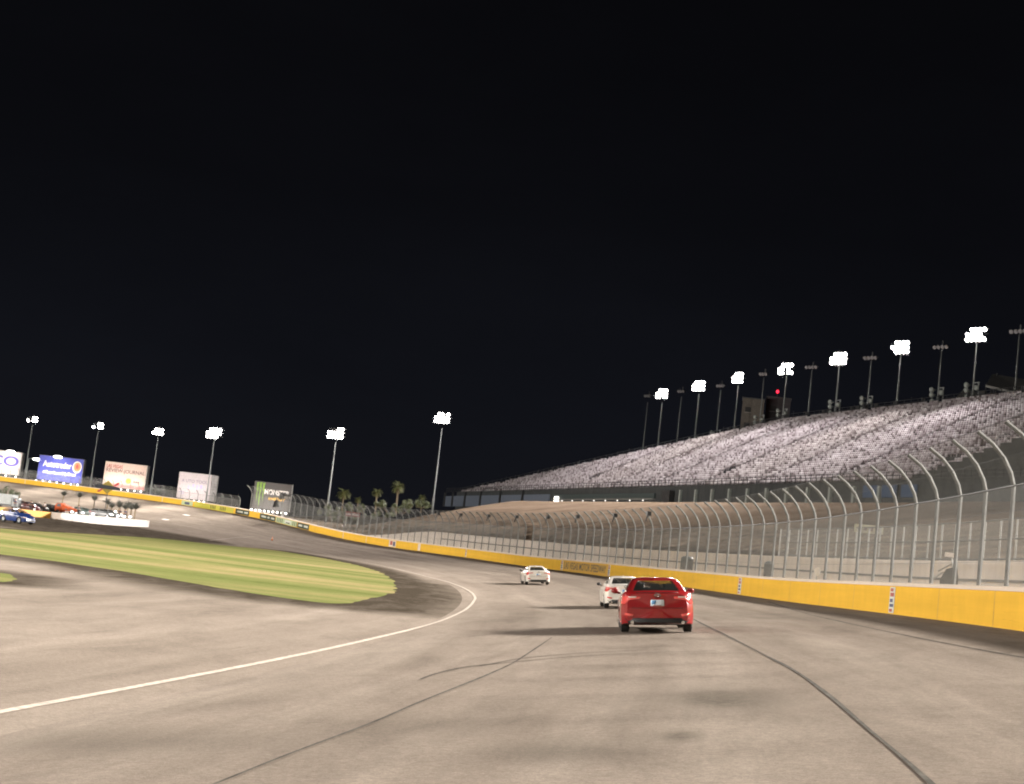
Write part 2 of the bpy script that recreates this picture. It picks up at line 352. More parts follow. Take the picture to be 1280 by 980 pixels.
def lawn(poly, label):
    lo, hi = np.min(poly, 0), np.max(poly, 0); mb = MB(); bm = bmesh.new()
    vs = [bm.verts.new((p[0], p[1], float(H(p[0], p[1])) + .012)) for p in poly]; f = bm.faces.new(vs)
    bmesh.ops.triangulate(bm, faces=[f]); me = bpy.data.meshes.new('infield_grass'); bm.to_mesh(me); bm.free(); me.materials.append(M_GRASS)
    o = bpy.data.objects.new('infield_grass', me); COL.objects.link(o); return tag(o, label, 'grass', None, 'stuff')
lawn(grassA, 'large wedge of mown green infield grass with dry yellow streaks'); lawn(grassB, 'small green grass tip at the left edge of the pavement')
def strip(pts, w, lift, name, mat, wob=0.):
    """ribbon lying on the ground along world points"""
    pts = [np.asarray(p, float)[:2] for p in pts]; d = [0.]
    for a, b in zip(pts, pts[1:]): d.append(d[-1] + np.linalg.norm(b - a))
    n = max(8, int(d[-1] / .5)); s = np.linspace(0, d[-1], n); x = np.interp(s, d, [p[0] for p in pts]); y = np.interp(s, d, [p[1] for p in pts])
    k = max(1, n // (len(pts) * 3)); ker = np.ones(2 * k + 1) / (2 * k + 1)
    x = np.convolve(np.pad(x, k, mode='reflect', reflect_type='odd'), ker, 'valid'); y = np.convolve(np.pad(y, k, mode='reflect', reflect_type='odd'), ker, 'valid')
    tx, ty = np.gradient(x), np.gradient(y); L = np.hypot(tx, ty); nx, ny = -ty / L, tx / L
    ww = w / 2 * (1 + wob * np.interp(np.arange(n), np.arange(0, n + 6, 6), rng.uniform(-1, 1, len(np.arange(0, n + 6, 6))))) ; P = np.zeros((2, n, 3))
    for i, sg in enumerate((1, -1)):
        P[i, :, 0] = x + nx * ww * sg; P[i, :, 1] = y + ny * ww * sg; P[i, :, 2] = H(P[i, :, 0], P[i, :, 1]) + lift
    return structure(MB().grid(P).build(name, mat, recalc=False))
LT = [(-20, 383.6), (-7.3, 383.8), (-5.9, 384.03), (-4.2, 384.32), (-2.7, 384.69), (-1.2, 384.89), (.5, 385.02), (1.1, 385.11), (2.4, 385.11), (4.1, 384.98), (5.9, 384.75), (7.2, 384.3), (10, 383.7), (14.5, 383.5), (17.6, 384), (19.8, 384.5), (24, 384.4), (60, 384.4)]
strip([car2(np.interp(t, [a for a, b in LT], [b for a, b in LT]), t) for t in np.arange(-20, 60, .4)], .12, .014, 'white_line', M_LINE)
strip([hit(*p) for p in [(262, 675.5), (282, 673.5), (300, 671.8), (318, 670.4)]], .16, .012, 'pit_exit_line', M_LINE)
for p in ((207, 649.5), (233, 644)):
    q = hit(*p); rr, tt = pol(q[0], q[1]); strip([car2(rr, tt - .22), car2(rr, tt + .22)], .5, .02, 'painted_mark', M_WHITE)
strip([hit(*p) for p in [(862, 772), (880, 781), (905, 793), (940, 811), (965, 824), (985, 834), (1006, 847), (1025, 861), (1045, 877), (1068, 897), (1092, 918), (1116, 938), (1150, 968), (1175, 992), (1200, 1018)]], .05, .008, 'sealed_seam', M_SEAM, .45)
strip([hit(*p) for p in [(200, 1010), (250, 989), (300, 969), (320, 960), (370, 940), (420, 922), (470, 903), (520, 880), (560, 864), (600, 848), (628, 836)]], .042, .008, 'sealed_seam', M_SEAM, .45)
strip([hit(*p) for p in [(628, 836), (645, 827), (668, 812), (690, 797)]], .035, .007, 'sealed_seam', M_SKID, .4)
strip([hit(*p) for p in [(525, 850), (543, 843), (580, 834), (640, 828), (720, 821), (800, 816.5), (895, 814)]], .065, .009, 'skid_mark', M_SKID, .3)
strip([hit(*p) for p in [(600, 833), (650, 823), (720, 817), (800, 813)]], .05, .007, 'skid_mark', M_SKID, .4)
strip([hit(*p) for p in [(585, 796), (640, 791), (700, 786), (740, 784)]], .06, .007, 'skid_mark', M_SKID, .5)
strip([hit(*p) for p in [(960, 752), (1010, 768), (1100, 788), (1200, 808), (1290, 824)]], .08, .007, 'skid_mark', M_SKID, .4)

# ------------------------------------------------------------------ safety wall
WALL_H = 1.12; CAP_H = .13
def wall_grid(th0, th1, prof, step=.25):
    ths = np.append(np.arange(th0, th1, step), th1); P = np.zeros((len(prof), len(ths), 3)); U = np.zeros((len(prof), len(ths), 2)); s = 0
    for i, (dr, dz) in enumerate(prof):
        if i: s += math.hypot(dr - prof[i - 1][0], dz - prof[i - 1][1])
        P[i, :, 0] = C[0] + (RW + dr) * np.cos(np.radians(ths)); P[i, :, 1] = C[1] + (RW + dr) * np.sin(np.radians(ths)); P[i, :, 2] = zw(ths) + dz
        U[i, :, 0] = np.radians(ths) * RW; U[i, :, 1] = s
    return MB().grid(P, U)
wall = thing('safety_wall', car2(RW, 0, float(zw(0))), 'long curving yellow safety wall with a white top edge along the track', 'wall')
o0 = car2(RW, 0, float(zw(0)))
wall_grid(-22, 66, [(0, -.25), (0, WALL_H - CAP_H), (.02, WALL_H - CAP_H), (.5, WALL_H - CAP_H), (.5, -.25)]).build('barrier', M_YEL, wall, origin=o0, recalc=False)
wall_grid(-22, 66, [(-.025, WALL_H - CAP_H + .001), (-.03, WALL_H - .02), (0, WALL_H), (.55, WALL_H), (.55, WALL_H - CAP_H + .001), (-.025, WALL_H - CAP_H + .001)]).build('white_cap', M_CAP, wall, origin=o0, recalc=False)
def col_m(name, c, rough=.6): return plain(name, c, rough, var=.1)
M_DKGREEN = col_m('dark_green_banner', (.03, .045, .032)); M_PALEGREEN = col_m('pale_green_banner', (.42, .50, .30)); M_INK = col_m('dark_ink', (.045, .035, .02))
M_REDINK = col_m('red_ink', (.38, .07, .05)); M_BLUEINK = col_m('blue_ink', (.05, .06, .13)); M_LIME = col_m('lime_banner', (.50, .46, .06)); M_PALEINK = col_m('pale_ink', (.60, .62, .55))
def wpatch(name, px0, px1, f0, f1, mat, off=.012, parent=wall):
    t1, t0 = wth(px0), wth(px1); h = WALL_H - CAP_H
    return wall_grid(t0, t1, [(-off, h * f0), (-off, h * f1)], .1).build(name, mat, parent, origin=o0, recalc=False)
# sponsor panels on the far bend
b1 = wpatch('banner', 294.5, 311.5, .06, .94, M_DKGREEN); b2 = wpatch('banner', 325, 344.5, .06, .94, M_DKGREEN); b3 = wpatch('banner', 345, 371.5, .06, .94, M_PALEGREEN); b4 = wpatch('banner', 372, 386.5, .06, .94, M_DKGREEN)
for b, a in ((b1, [(296.5, 303.5), (305.5, 310)]), (b2, [(327, 333), (334.5, 337), (339, 343)]), (b4, [(373.5, 378), (380, 385)])):
    for q in a: wpatch('lettering', q[0], q[1], .36, .66, M_PALEINK, .02, b)
for q in np.linspace(346.5, 352.5, 4): wpatch('stripe', q, q + .8, .12, .86, M_INK, .02, b3)
for q in np.linspace(366, 370.5, 3): wpatch('stripe', q, q + .8, .12, .86, M_INK, .02, b3)
wpatch('emblem', 356, 364, .25, .8, M_PALEINK, .02, b3); wpatch('stripe', 357.5, 362.5, .3, .45, M_DKGREEN, .026, b3)
b5 = wpatch('banner', 227, 241, .08, .92, M_PALEGREEN); wpatch('emblem', 231, 237, .25, .7, M_BLUEINK, .02, b5)
b6 = wpatch('banner', 243, 292, .04, .96, M_LIME)
for q in np.linspace(263, 268.5, 4): wpatch('lettering', q, q + .9, .2, .85, M_INK, .02, b6)
for q in np.linspace(275, 281, 4): wpatch('lettering', q, q + .9, .2, .85, M_INK, .02, b6)
def decal(px, wpx):
    b = wpatch('decal', px - wpx / 2, px + wpx / 2, .04, .96, M_PALEINK)
    for k, (a, c, mt) in enumerate([(.80, .92, M_REDINK), (.62, .76, M_REDINK), (.42, .54, M_BLUEINK), (.25, .36, M_BLUEINK), (.08, .18, M_REDINK)]):
        wpatch('emblem', px - wpx * .36, px + wpx * (.36 if k % 2 else .2), a, c, mt, .02, b)
for px, wpx in ((582.5, 1.6), (702.5, 2.4), (761.5, 2.6), (925, 3.6), (1115.5, 6.2)): decal(px, wpx)
wpatch('decal', 522.5, 525.5, .05, .95, M_CAP)
b = wpatch('decal', 486.5, 495, .05, .95, M_CAP); wpatch('emblem', 488, 490.8, .3, .85, M_REDINK, .02, b); wpatch('emblem', 491.5, 494, .2, .8, M_BLUEINK, .02, b)
for px in (31.5, 203, 429, 458): wpatch('joint', px - .3, px + .3, .0, .98, M_CAP, .01)
M_JOINT = col_m('wall_joint', (.42, .25, .05))
for t in np.arange(-6, 46, .91): wall_grid(t, t + .006, [(-.006, 0), (-.006, WALL_H - CAP_H)], .1).build('joint', M_JOINT, wall, origin=o0, recalc=False)
pale = wpatch('banner', 704, 760, .05, .95, mk_wallpaint('pale_yellow_paint', (.70, .42, .10)), .01)
def wall_text(body, px0, px1, f0, f1, mat, parent, off=.02):
    t1, t0 = wth(px0), wth(px1); h = WALL_H - CAP_H; L = R(t1 - t0) * RW
    V, Fc = text_mesh(body, L, h * (f1 - f0), 1.08); vs = []
    for x, y in V:
        t = t1 - math.degrees(x / RW); vs.append(car2(RW - off, t, float(zw(t)) + h * f0 + y))
    return MB().add(vs, Fc).build('lettering', mat, parent, origin=o0, recalc=False)
wall_text('LAS VEGAS MOTOR SPEEDWAY', 705.5, 757.5, .22, .86, M_INK, pale)

# ------------------------------------------------------------------ catch fence on the wall
PROF0 = [(0, 0), (0, 2.8), (-.10, 3.15), (-.32, 3.55), (-.66, 3.92), (-1.10, 4.22)]
RF = RW + .40; STEP = 2.9 / RW * 180 / math.pi
def catch_fence(t0, t1, label, sc=1., STEP=STEP):
    PROF = [(a * sc, b * sc) for a, b in PROF0]
    o = car2(RF, t0, float(zw(t0)) + WALL_H); f = thing('catch_fence', o, label, 'fence')
    post = MB().tube([(0, 0, -.02)] + [(dr, 0, dz) for dr, dz in PROF[1:]], .064, 4)
    first = None; n = int((t1 - t0) / STEP)
    for k in range(n + 1):
        t = t0 + k * STEP; p = car2(RF, t, float(zw(t)) + WALL_H) - o
        if first is None: first = c = post.build('post', M_POST, f)
        else: c = first.copy(); COL.objects.link(c); c.parent = f
        c.location = tuple(p); c.rotation_euler = (0, 0, R(t + rng.normal(0, .6)))
    ths = np.append(np.arange(t0, t0 + n * STEP, .2), t0 + n * STEP)
    def sheet(prof, name, mat):
        P = np.zeros((len(prof), len(ths), 3)); U = np.zeros((len(prof), len(ths), 2)); s = 0
        for i, (dr, dz) in enumerate(prof):
            if i: s += math.hypot(dr - prof[i - 1][0], dz - prof[i - 1][1])
            P[i, :, 0] = C[0] + (RF - .07 + dr) * np.cos(np.radians(ths)); P[i, :, 1] = C[1] + (RF - .07 + dr) * np.sin(np.radians(ths)); P[i, :, 2] = zw(ths) + WALL_H + dz
            U[i, :, 0] = np.radians(ths) * RF; U[i, :, 1] = s
        return MB().grid(P, U).build(name, mat, f, origin=o, recalc=False)
    sheet([(0, .02), (0, 2.8 * sc)], 'wire_mesh', M_MESH); sheet(PROF[1:], 'overhang_mesh', M_MESH2)
    for dr, dz, r in ((0, .7, .006), (0, 1.4, .006), (0, 2.1, .006), (0, 2.8, .03), (-.32, 3.55, .006), (-1.10, 4.22, .008)):
        MB().tube([car2(RF - .08 + dr * sc, t, float(zw(t)) + WALL_H + dz * sc) - o for t in ths[::3]], r, 5).build('cable', M_DKSTEEL, f)
    for px in (517, 544, 572, 607, 642, 681, 718, 765, 807):
        t = wth(px + 2)
        if t0 < t < t0 + n * STEP:
            p = car2(RF - .75, t, float(zw(t)) + WALL_H + 3.85) - o; tn = np.array([-math.sin(R(t)), math.cos(R(t)), 0]); rd = np.array([math.cos(R(t)), math.sin(R(t)), 0])
            MB().box(p, (.5, .3, .32), np.array([tn, rd, [0, 0, 1]])).tube([p + tn * .35, p + tn * .7 + np.array([0, 0, -.55])], .05, 6).build('fence_speaker', M_DKSTEEL, f)
    return f
catch_fence(-14, 13.6, 'tall curved catch fence on the yellow wall beside the cars and grandstand')
catch_fence(13.6 + STEP * .6, 31.6, 'tall curved catch fence on the bend between the dirt bank and the dark billboard')
catch_fence(32.0, 56, 'lower curved catch fence around the far bend in front of the pale billboards', .5, STEP * 1.35)
# retaining wall of the service road behind the fence, with its rail fence
o0r = car2(408.4, 0, 0); rw = thing('retaining_wall', o0r, 'low pale concrete wall behind the catch fence at the foot of the dirt bank', 'wall')
def rgrid(prof, t0, t1, uv=True):
    ths = np.arange(t0, t1 + .01, .4); P = np.zeros((len(prof), len(ths), 3)); taper = 1 - sstep(22, 28, ths)
    for i, (r, z) in enumerate(prof):
        P[i, :, 0] = C[0] + r * np.cos(np.radians(ths)); P[i, :, 1] = C[1] + r * np.sin(np.radians(ths)); P[i, :, 2] = np.where(z > -1, zw(ths) + (z + .7 - 0) * taper + .1 * (1 - taper), zw(ths) - .5)
    return MB().grid(P)
rgrid([(408.0, -2), (408.0, 2.15), (408.45, 2.15), (408.45, -2)], -22, 28).build('concrete_face', M_CONC, rw, origin=o0r, recalc=False)
rgrid([(407.9, 1.18), (407.9, 1.30), (408.02, 1.30)], -22, 22).build('rub_rail', M_DKSTEEL, rw, origin=o0r, recalc=False)
of = car2(408.8, -6, float(zw(-6)) + 2.8); sf = thing('spectator_fence', of, 'grey mesh fence with close posts on top of the pale retaining wall', 'fence')
pm = MB().tube([(0, 0, -.25), (0, 0, 2.0)], .05, 5); fp = None; tt_ = np.arange(-10, 6.6, .30)
for t in tt_:
    p = car2(408.7, t, float(zw(t)) + 2.85) - of
    if fp is None: fp = c = pm.build('post', M_GALV, sf)
    else: c = fp.copy(); COL.objects.link(c); c.parent = sf
    c.location = tuple(p)
P = np.zeros((2, len(tt_), 3)); U = np.zeros((2, len(tt_), 2))
for i, z in enumerate((2.85, 4.8)):
    for j, t in enumerate(tt_): P[i, j] = car2(408.66, t, float(zw(t)) + z); U[i, j] = (R(t) * 408, z)
MB().grid(P, U).build('wire_mesh', M_MESH, sf, origin=of, recalc=False)
for z in (3.0, 3.9, 4.8): MB().tube([car2(408.62, t, float(zw(t)) + z) - of for t in tt_[::2]], .035, 5).build('rail', M_POST, sf)

# ------------------------------------------------------------------ grandstand
def GS(s, o, z): return np.array([GP[0] + GD[0] * s + GN[0] * o, GP[1] + GD[1] * s + GN[1] * o, z])
ZB, RISE, TREAD, NR = 14.0, .45, .82, 36
S0, S_T, S_E = 95., 283., 401.
def s_end(k): return S_T + (S_E - S_T) * (1 - k / NR)
def k_min(s): return int(np.clip((191 - s) / 21 * 9, 0, 11))
og = GS(200, 0, 11.); gs = thing('grandstand', og, 'huge raked grandstand full of pale pinkish seats above the dirt bank', 'grandstand')
GAX = np.array([GD, GN]); GAX = np.array([[GD[0], GD[1], 0], [GN[0], GN[1], 0], [0, 0, 1]])
mb = MB()
for k in range(NR):
    s1 = s_end(k); mb.box(GS((S0 + s1) / 2, k * TREAD + TREAD / 2, ZB + RISE * k - .45), (s1 - S0, TREAD, .9), GAX)
mb.build('stepped_deck', M_DARKCONC, gs, origin=og, recalc=False)
def mk_seat():
    m, nt, b = nodes('seat_plastic'); a = N(nt, 'ShaderNodeAttribute', attribute_name='shade')
    col = ramp(nt, a.outputs['Fac'], [(0., (.05, .040, .040)), (.22, (.135, .105, .108)), (.45, (.31, .27, .28)), (.7, (.46, .42, .44)), (1., (.63, .60, .62))])
    nt.links.new(col, b.inputs['Base Color']); b.inputs['Roughness'].default_value = .5; return m
M_SEAT = mk_seat()
def seat_verts():
    m = MB(); m.box((0, .02, .42), (.48, .42, .06)); m.box((0, .24, .66), (.48, .06, .46)); m.box((0, .1, .2), (.1, .1, .4)); return np.array(m.v), m.f
SV, SF = seat_verts()
pos = []
for k in range(NR):
    for s in np.arange(S0 + .4, s_end(k) - .4, .6):
        if k < k_min(s): continue
        if (s % 21.) < 1.5: continue                              # stairs
        if (6 <= k <= 8 and (s % 63.) < 4.5) or rng.random() < .01: continue
        pos.append((s, k))
pos = np.array(pos)
pw = np.array([GS(s, k * TREAD + .35, ZB + RISE * k) for s, k in pos]); dist = np.linalg.norm(pw, axis=1); xs = (pw @ right) / (pw @ fwd)
order = np.argsort(np.where(xs < .325, dist, 1e9)); near = order[:100]; rest = np.setdiff1d(np.arange(len(pos)), near)
sh_row = np.array([np.clip(.62 + .20 * math.sin(s * .9 + k) * 0 + rng.normal(0, .19), 0, 1) for s, k in pos])
block = np.array([hash((int(s // 3.6), int(k // 2))) % 1000 / 1000. for s, k in pos]); sh_row = np.clip(sh_row + (block - .5) * .22, 0, 1)
drk = rng.random(len(pos)) < .10; sh_row[drk] *= .25
SVw = SV @ GAX
V = (pw[rest][:, None, :] + SVw[None]).reshape(-1, 3) - og; nv = len(SV)
Fa = (np.arange(len(rest))[:, None, None] * nv + np.array(SF)[None]).reshape(-1, 4)
me = bpy.data.meshes.new('seat_rows'); me.vertices.add(len(V)); me.vertices.foreach_set('co', V.astype(np.float32).ravel())
me.loops.add(Fa.size); me.loops.foreach_set('vertex_index', Fa.astype(np.int32).ravel()); me.polygons.add(len(Fa)); me.polygons.foreach_set('loop_start', np.arange(0, Fa.size, 4, dtype=np.int32))
me.update(calc_edges=True); a_ = me.attributes.new('shade', 'FLOAT', 'POINT'); a_.data.foreach_set('value', np.repeat(sh_row[rest], nv).astype(np.float32)); me.materials.append(M_SEAT)
so = bpy.data.objects.new('seat_rows', me); COL.objects.link(so); so.parent = gs; so['kind'] = 'stuff'
sm = []
for q in (.12, .4, .6, .72, .9):
    m = MB(); m.add(SVw, SF); sm.append(m.build('seat', M_SEAT, gs, attrs={'shade': [q] * nv}, recalc=False))
for j, i in enumerate(near):
    c = sm[j] if j < 5 else sm[rng.integers(5)].copy()
    if j >= 5: COL.objects.link(c); c.parent = gs
    c.location = tuple(pw[i] - og)
M_SUITE = col_m('blue_grey_panel', (.13, .155, .20)); M_BLUEB = col_m('blue_fabric_banner', (.03, .07, .15)); M_PALECOL = col_m('pale_column_paint', (.30, .33, .31))
MB().box(GS((S0 + S_E) / 2, .1, 12.2), (S_E - S0, .3, 4.2), GAX).build('front_wall', M_DARKCONC, gs, origin=og)
# raised dark end of the front wall, where the seats start higher
for s in np.arange(96, 191, 1.):
    k = k_min(s + .5)
    if k: MB().box(GS(s + .5, k * TREAD / 2 - .1, ZB + RISE * k / 2 + .2), (1.0, k * TREAD - .1, RISE * k + .4), GAX).build('dark_stair_wall', M_DARKCONC, gs, origin=og)
for a, b_ in ((326, 343.5), (345, 360.5), (362, 377), (379, 391), (393, 403), (404.5, 411)):
    MB().box(GS((a + b_) / 2, -.18, 12.0), (b_ - a, .2, 2.6), GAX).build('suite_panel', M_SUITE, gs, origin=og)
    MB().box(GS(b_ + .7, -.3, 12.4), (.8, .4, 3.6), GAX).build('dark_post', M_DKSTEEL, gs, origin=og)
MB().box(GS(296, -.35, 12.15), (54, .6, .22), GAX).build('ledge', M_GALV, gs, origin=og)
MB().box(GS(296, -.28, 12.75), (54, .3, .8), GAX).build('glazed_band', col_m('teal_glazing', (.07, .09, .09), .3), gs, origin=og)
for s in np.linspace(273, 316, 8): MB().ell(GS(s, -.75, 11.9), (.13, .13, .13), 8, 6).build('small_lamp', M_DOT, gs, origin=og)
MB().box(GS(320.5, -.45, 12.1), (2.0, .3, 1.3), GAX).build('lit_opening', glow('lit_opening', (1., .93, .84), 3.), gs, origin=og)
MB().box(GS(262.5, -.6, 11.8), (3.2, .8, 3.4), GAX).build('dark_booth', M_DKSTEEL, gs, origin=og)
for s in np.arange(196, 262, 6.2): MB().box(GS(s, -.3, 12.3), (.55, .4, 2.6), GAX).build('pale_column', M_PALECOL, gs, origin=og)
for s in (189, 193.5, 198.): MB().box(GS(s, -.42, 12.9), (3.4, .15, 1.5), GAX).build('banner', M_BLUEB, gs, origin=og)
mb = MB(); z0 = 14.3
for s in np.arange(150, 412, 1.5): mb.box(GS(s, -.1, z0 + .5), (.07, .07, 1.0), GAX)
for z in (.1, .55, 1.0): mb.box(GS(281, -.1, z0 + z), (262, .06, .07), GAX)
mb.build('front_railing', M_DKSTEEL, gs, origin=og)
mb = MB(); top = [(S0, 36)] + [(s_end(k), k) for k in range(36, -1, -4)]
for s in np.arange(S0, S_E, 2.0):
    k = np.clip(NR * (1 - max(0, s - S_T) / (S_E - S_T)), 0, NR); z = ZB + RISE * k; o = k * TREAD + .3
    h = 1.2 + (.5 if rng.random() < .35 else 0) * rng.random(); mb.box(GS(s, o, z + h / 2), (.08, .08, h), GAX)
    if rng.random() < .3: mb.box(GS(s + .6, o, z + .7), (rng.uniform(.5, 1.4), .3, .9), GAX)
for dz in (.35, .75, 1.2):
    mb.tube([GS(s, np.clip(NR * (1 - max(0, s - S_T) / (S_E - S_T)), 0, NR) * TREAD + .3, ZB + RISE * np.clip(NR * (1 - max(0, s - S_T) / (S_E - S_T)), 0, NR) + dz) for s in (S0, S_T - 1, S_T + 30, S_T + 70, S_T + 100, S_E)], .05, 5)
mb.build('rear_railing', M_DKSTEEL, gs, origin=og)

# ------------------------------------------------------------------ floodlight poles
def lamp_proto(lit):  # one lens per lamp
    """one floodlamp facing -y, tilted down"""
    m = MB(); m.tube([(0, .34, .16), (0, .15, .07), (0, -.02, -.01), (0, -.22, -.10)], [.1, .2, .30, .33], 12)
    l = m.build('floodlamp', M_UNLIT)
    q = MB(); q.tube([(0, -.2, -.093), (0, -.24, -.110)], [.31, .29], 12); q.build('lens', M_LAMP if lit else M_UNLIT, l); return l
PROTO = {True: lamp_proto(True), False: lamp_proto(False)}
def light_pole(base, head, face, label, group, lit=True, soft=1.5, cols=5, rows=3, gap=False, horns=False, power=0., spot=R(84), down=12, r0_=.26, name='floodlight_pole'):
    base = np.asarray(base, float); h = head - base[2]
    a = math.atan2(face[0], -face[1]); o = thing(name, base, label, 'light pole', Matrix.Rotation(a, 4, 'Z'), group)
    MB().tube([(0, 0, -.4), (0, 0, h * .25), (0, 0, h * .26), (0, 0, h * .9)], [r0_, r0_ * .8, r0_ * .62, r0_ * .34], 10).build('pole', M_POLE, o, True)
    w = (cols - 1) * .72
    for r in range(rows): MB().box((0, 0.1, h - .7 + r * .72), (w + .7, .12, .12)).build('crossarm', M_DKSTEEL, o)
    MB().box((0, .18, h - .2), (.2, .12, rows * .72 + .3)).build('mast_head', M_DKSTEEL, o)
    for r in range(rows):
        for c in range(cols):
            if (gap and c in gap) or (lit and rows > 2 and rng.random() < .08) or (lit and r == rows - 1 and c in (0,) ): continue
            l = copy_tree(PROTO[lit], o); l.location = ((c - (cols - 1) / 2) * .72, -.2, h - .72 + r * .72)
    if horns:
        MB().tube([(.9, 0, -.3), (.9, 0, h * .38)], .13, 8).build('side_leg', M_POLE, o)
        MB().box((.45, 0, h * .37), (1.0, .12, .12)).build('brace', M_POLE, o)
        for dx, dz in ((-.75, .27), (-.55, .18), (.95, .30), (-.8, .34)):
            MB().tube([(dx * .5, -.1, h * dz), (dx, -.35, h * dz), (dx, -.62, h * dz - .08)], [.1, .22, .46], 10).build('horn_speaker', M_PALECOL, o, True)
    if lit and power:
        ld = bpy.data.lights.new('flood_beam', 'SPOT'); ld.energy = power; ld.spot_size = spot; ld.spot_blend = 1.; ld.shadow_soft_size = soft; ld.color = (1., .925, .92) if horns is not False and r0_ == .26 and soft < 2 and 'grandstand' in (group or '') else (1., .93, .85)
        lo = bpy.data.objects.new('flood_beam', ld); COL.objects.link(lo); lo.parent = o; lo.location = (0, -1.3, h - .1); lo.rotation_euler = (R(90 - down), 0, R(180))
    return o
def plane_hit(px, py, o):
    d = ray(px, py); t = (o + (GP @ GN)) / (d[0] * GN[0] + d[1] * GN[1]); return d * t
PW_G, PW_R, PW_T, PW_I = 112000., 840000., 56000., 52000.
gf = -GN * math.cos(R(22)) - GD * math.sin(R(22)); 
desc = {829: 'lit floodlight pole farthest along the grandstand rim', 875: 'second lit floodlight pole from the far end of the grandstand rim', 924: 'lit floodlight pole on the rim just left of the beige tower', 984: 'lit floodlight pole on the rim in front of the dark tower beside the red beacon',
        1050: 'lit floodlight pole on the rim two poles right of the red beacon', 1127: 'lit floodlight pole on the rim between two unlit poles, third from the right', 1222: 'brightest lit floodlight pole on the rim near the slanted canopy roof'}
for i, (x, y) in enumerate([(829, 492), (875, 482), (924, 472), (984, 461), (1050, 448), (1127, 434), (1222, 418)]):
    P = plane_hit(x, y, NR * TREAD + 1.0); s = galong(P[0], P[1]); k = np.clip(NR * (1 - max(0, s - S_T) / (S_E - S_T)), 0, NR)
    b = np.array([P[0], P[1], ZB + RISE * k - 1.5])
    light_pole(b, P[2], gf, desc[x], 'floodlight poles along the grandstand rim', True, horns=x in (829, 875, 984, 1050, 1222), power=PW_G, cols=4 if x == 924 else 5, gap=None, spot=R(112), down=18)
    print('pole', x, 's', round(float(s), 1), 'D', round(float(P @ fwd), 1), 'z', round(float(P[2]), 1))
udesc = {811: 'thin unlit pole at the far end of the grandstand rim', 853: 'unlit pole between the two farthest lit poles of the rim', 902: 'unlit pole with horn speakers left of the beige tower', 956: 'unlit pole standing in front of the beige tower', 1016: 'unlit pole right of the red beacon on the rim',
         1090: 'unlit pole with horn speakers halfway along the rim', 1178: 'unlit pole with horn speakers left of the brightest lit pole', 1275: 'unlit pole at the right frame edge beside the canopy roof'}
for x, y in [(811, 491), (853, 485), (902, 478), (956, 463), (1016, 454), (1090, 442), (1178, 428), (1275, 408)]:
    P = plane_hit(x, y, NR * TREAD + 1.0); s = galong(P[0], P[1]); k = np.clip(NR * (1 - max(0, s - S_T) / (S_E - S_T)), 0, NR)
    light_pole((P[0], P[1], ZB + RISE * k - 1.5), P[2], gf, udesc[x], 'floodlight poles along the grandstand rim', False, cols=3 if x < 1000 else 4, rows=1, horns=x in (902, 956, 1090, 1178), r0_=.22)
# the same row carries on beside and behind the camera
for j, s in enumerate((165, 135, 105, 75, 45, 15, -15, -45, -75)):
    P = GS(s, NR * TREAD + 1, 0)
    light_pole((P[0], P[1], 28.5), 50.0, -GN, 'lit floodlight pole of the rim row beyond the right frame edge', 'floodlight poles along the grandstand rim', True, 5.0, power=PW_R, spot=R(52), down=14)
tdesc = {42: 'leftmost lit floodlight pole, between the cut off billboard and the blue billboard', 124: 'lit floodlight pole between the blue and the red lettered billboards', 199: 'lit floodlight pole at the right edge of the red lettered billboard',
         269: 'lit floodlight pole in front of the pinkish white billboard', 421: 'lit floodlight pole between the dark billboard and the palms', 554: 'tall lit floodlight pole standing right of the palms behind the dirt bank'}
for x, y, Rr, gap in [(42, 522, 412, (1,)), (124, 530, 410, (1,)), (199, 537, 409, None), (269, 541, 407, None), (421, 541, 418, None), (554, 522, 446, None)]:
    P = cyl(x, y, Rr); rr, tt = pol(P[0], P[1]); fc = np.array([-math.cos(R(tt)), -math.sin(R(tt))]); tc_ = -P[:2] / np.linalg.norm(P[:2]); f2 = fc * .55 + tc_ * .45; f2 /= np.linalg.norm(f2)
    print('turn pole', x, np.round(P, 1))
    light_pole((P[0], P[1], float(H(P[0], P[1])) - .3), P[2], f2, tdesc[x], 'floodlight poles around the far bend', True, cols=4 if x < 220 else 5, rows=2 if x < 220 else 3, gap=gap, power=PW_T, r0_=.22, spot=R(108), down=22)
for t, Rr in ((54, 412), (62, 412)):
    P = car2(Rr, t); light_pole((P[0], P[1], 4), 24, np.array([-math.cos(R(t)), -math.sin(R(t))]), 'lit floodlight pole of the bend beyond the left frame edge', 'floodlight poles around the far bend', True, power=PW_T, spot=R(108), down=22)
for x, y, fx, fy in ((-62, -60, .94, .34), (-62, -15, .94, .34), (-62, 30, .94, .34), (-66, 75, .9, .44), (-84, 120, .2, .98), (-108, 165, .75, .66), (-135, 215, .62, .78), (-165, 262, .5, .86), (-205, 300, .3, .95)):
    light_pole((x, y, -2.5), 17 if y < 150 else 10, np.array([fx, fy]), 'lit infield floodlight pole beyond the left frame edge', 'infield floodlight poles', True, power=PW_I * (1.45 if y == 120 else 1.0 if y < 150 else 2.2), spot=R(130), down=16 if y < 150 else 3, name='infield_floodlight_pole')
for p in PROTO.values():
    for c in list(p.children): bpy.data.objects.remove(c)
    bpy.data.objects.remove(p)

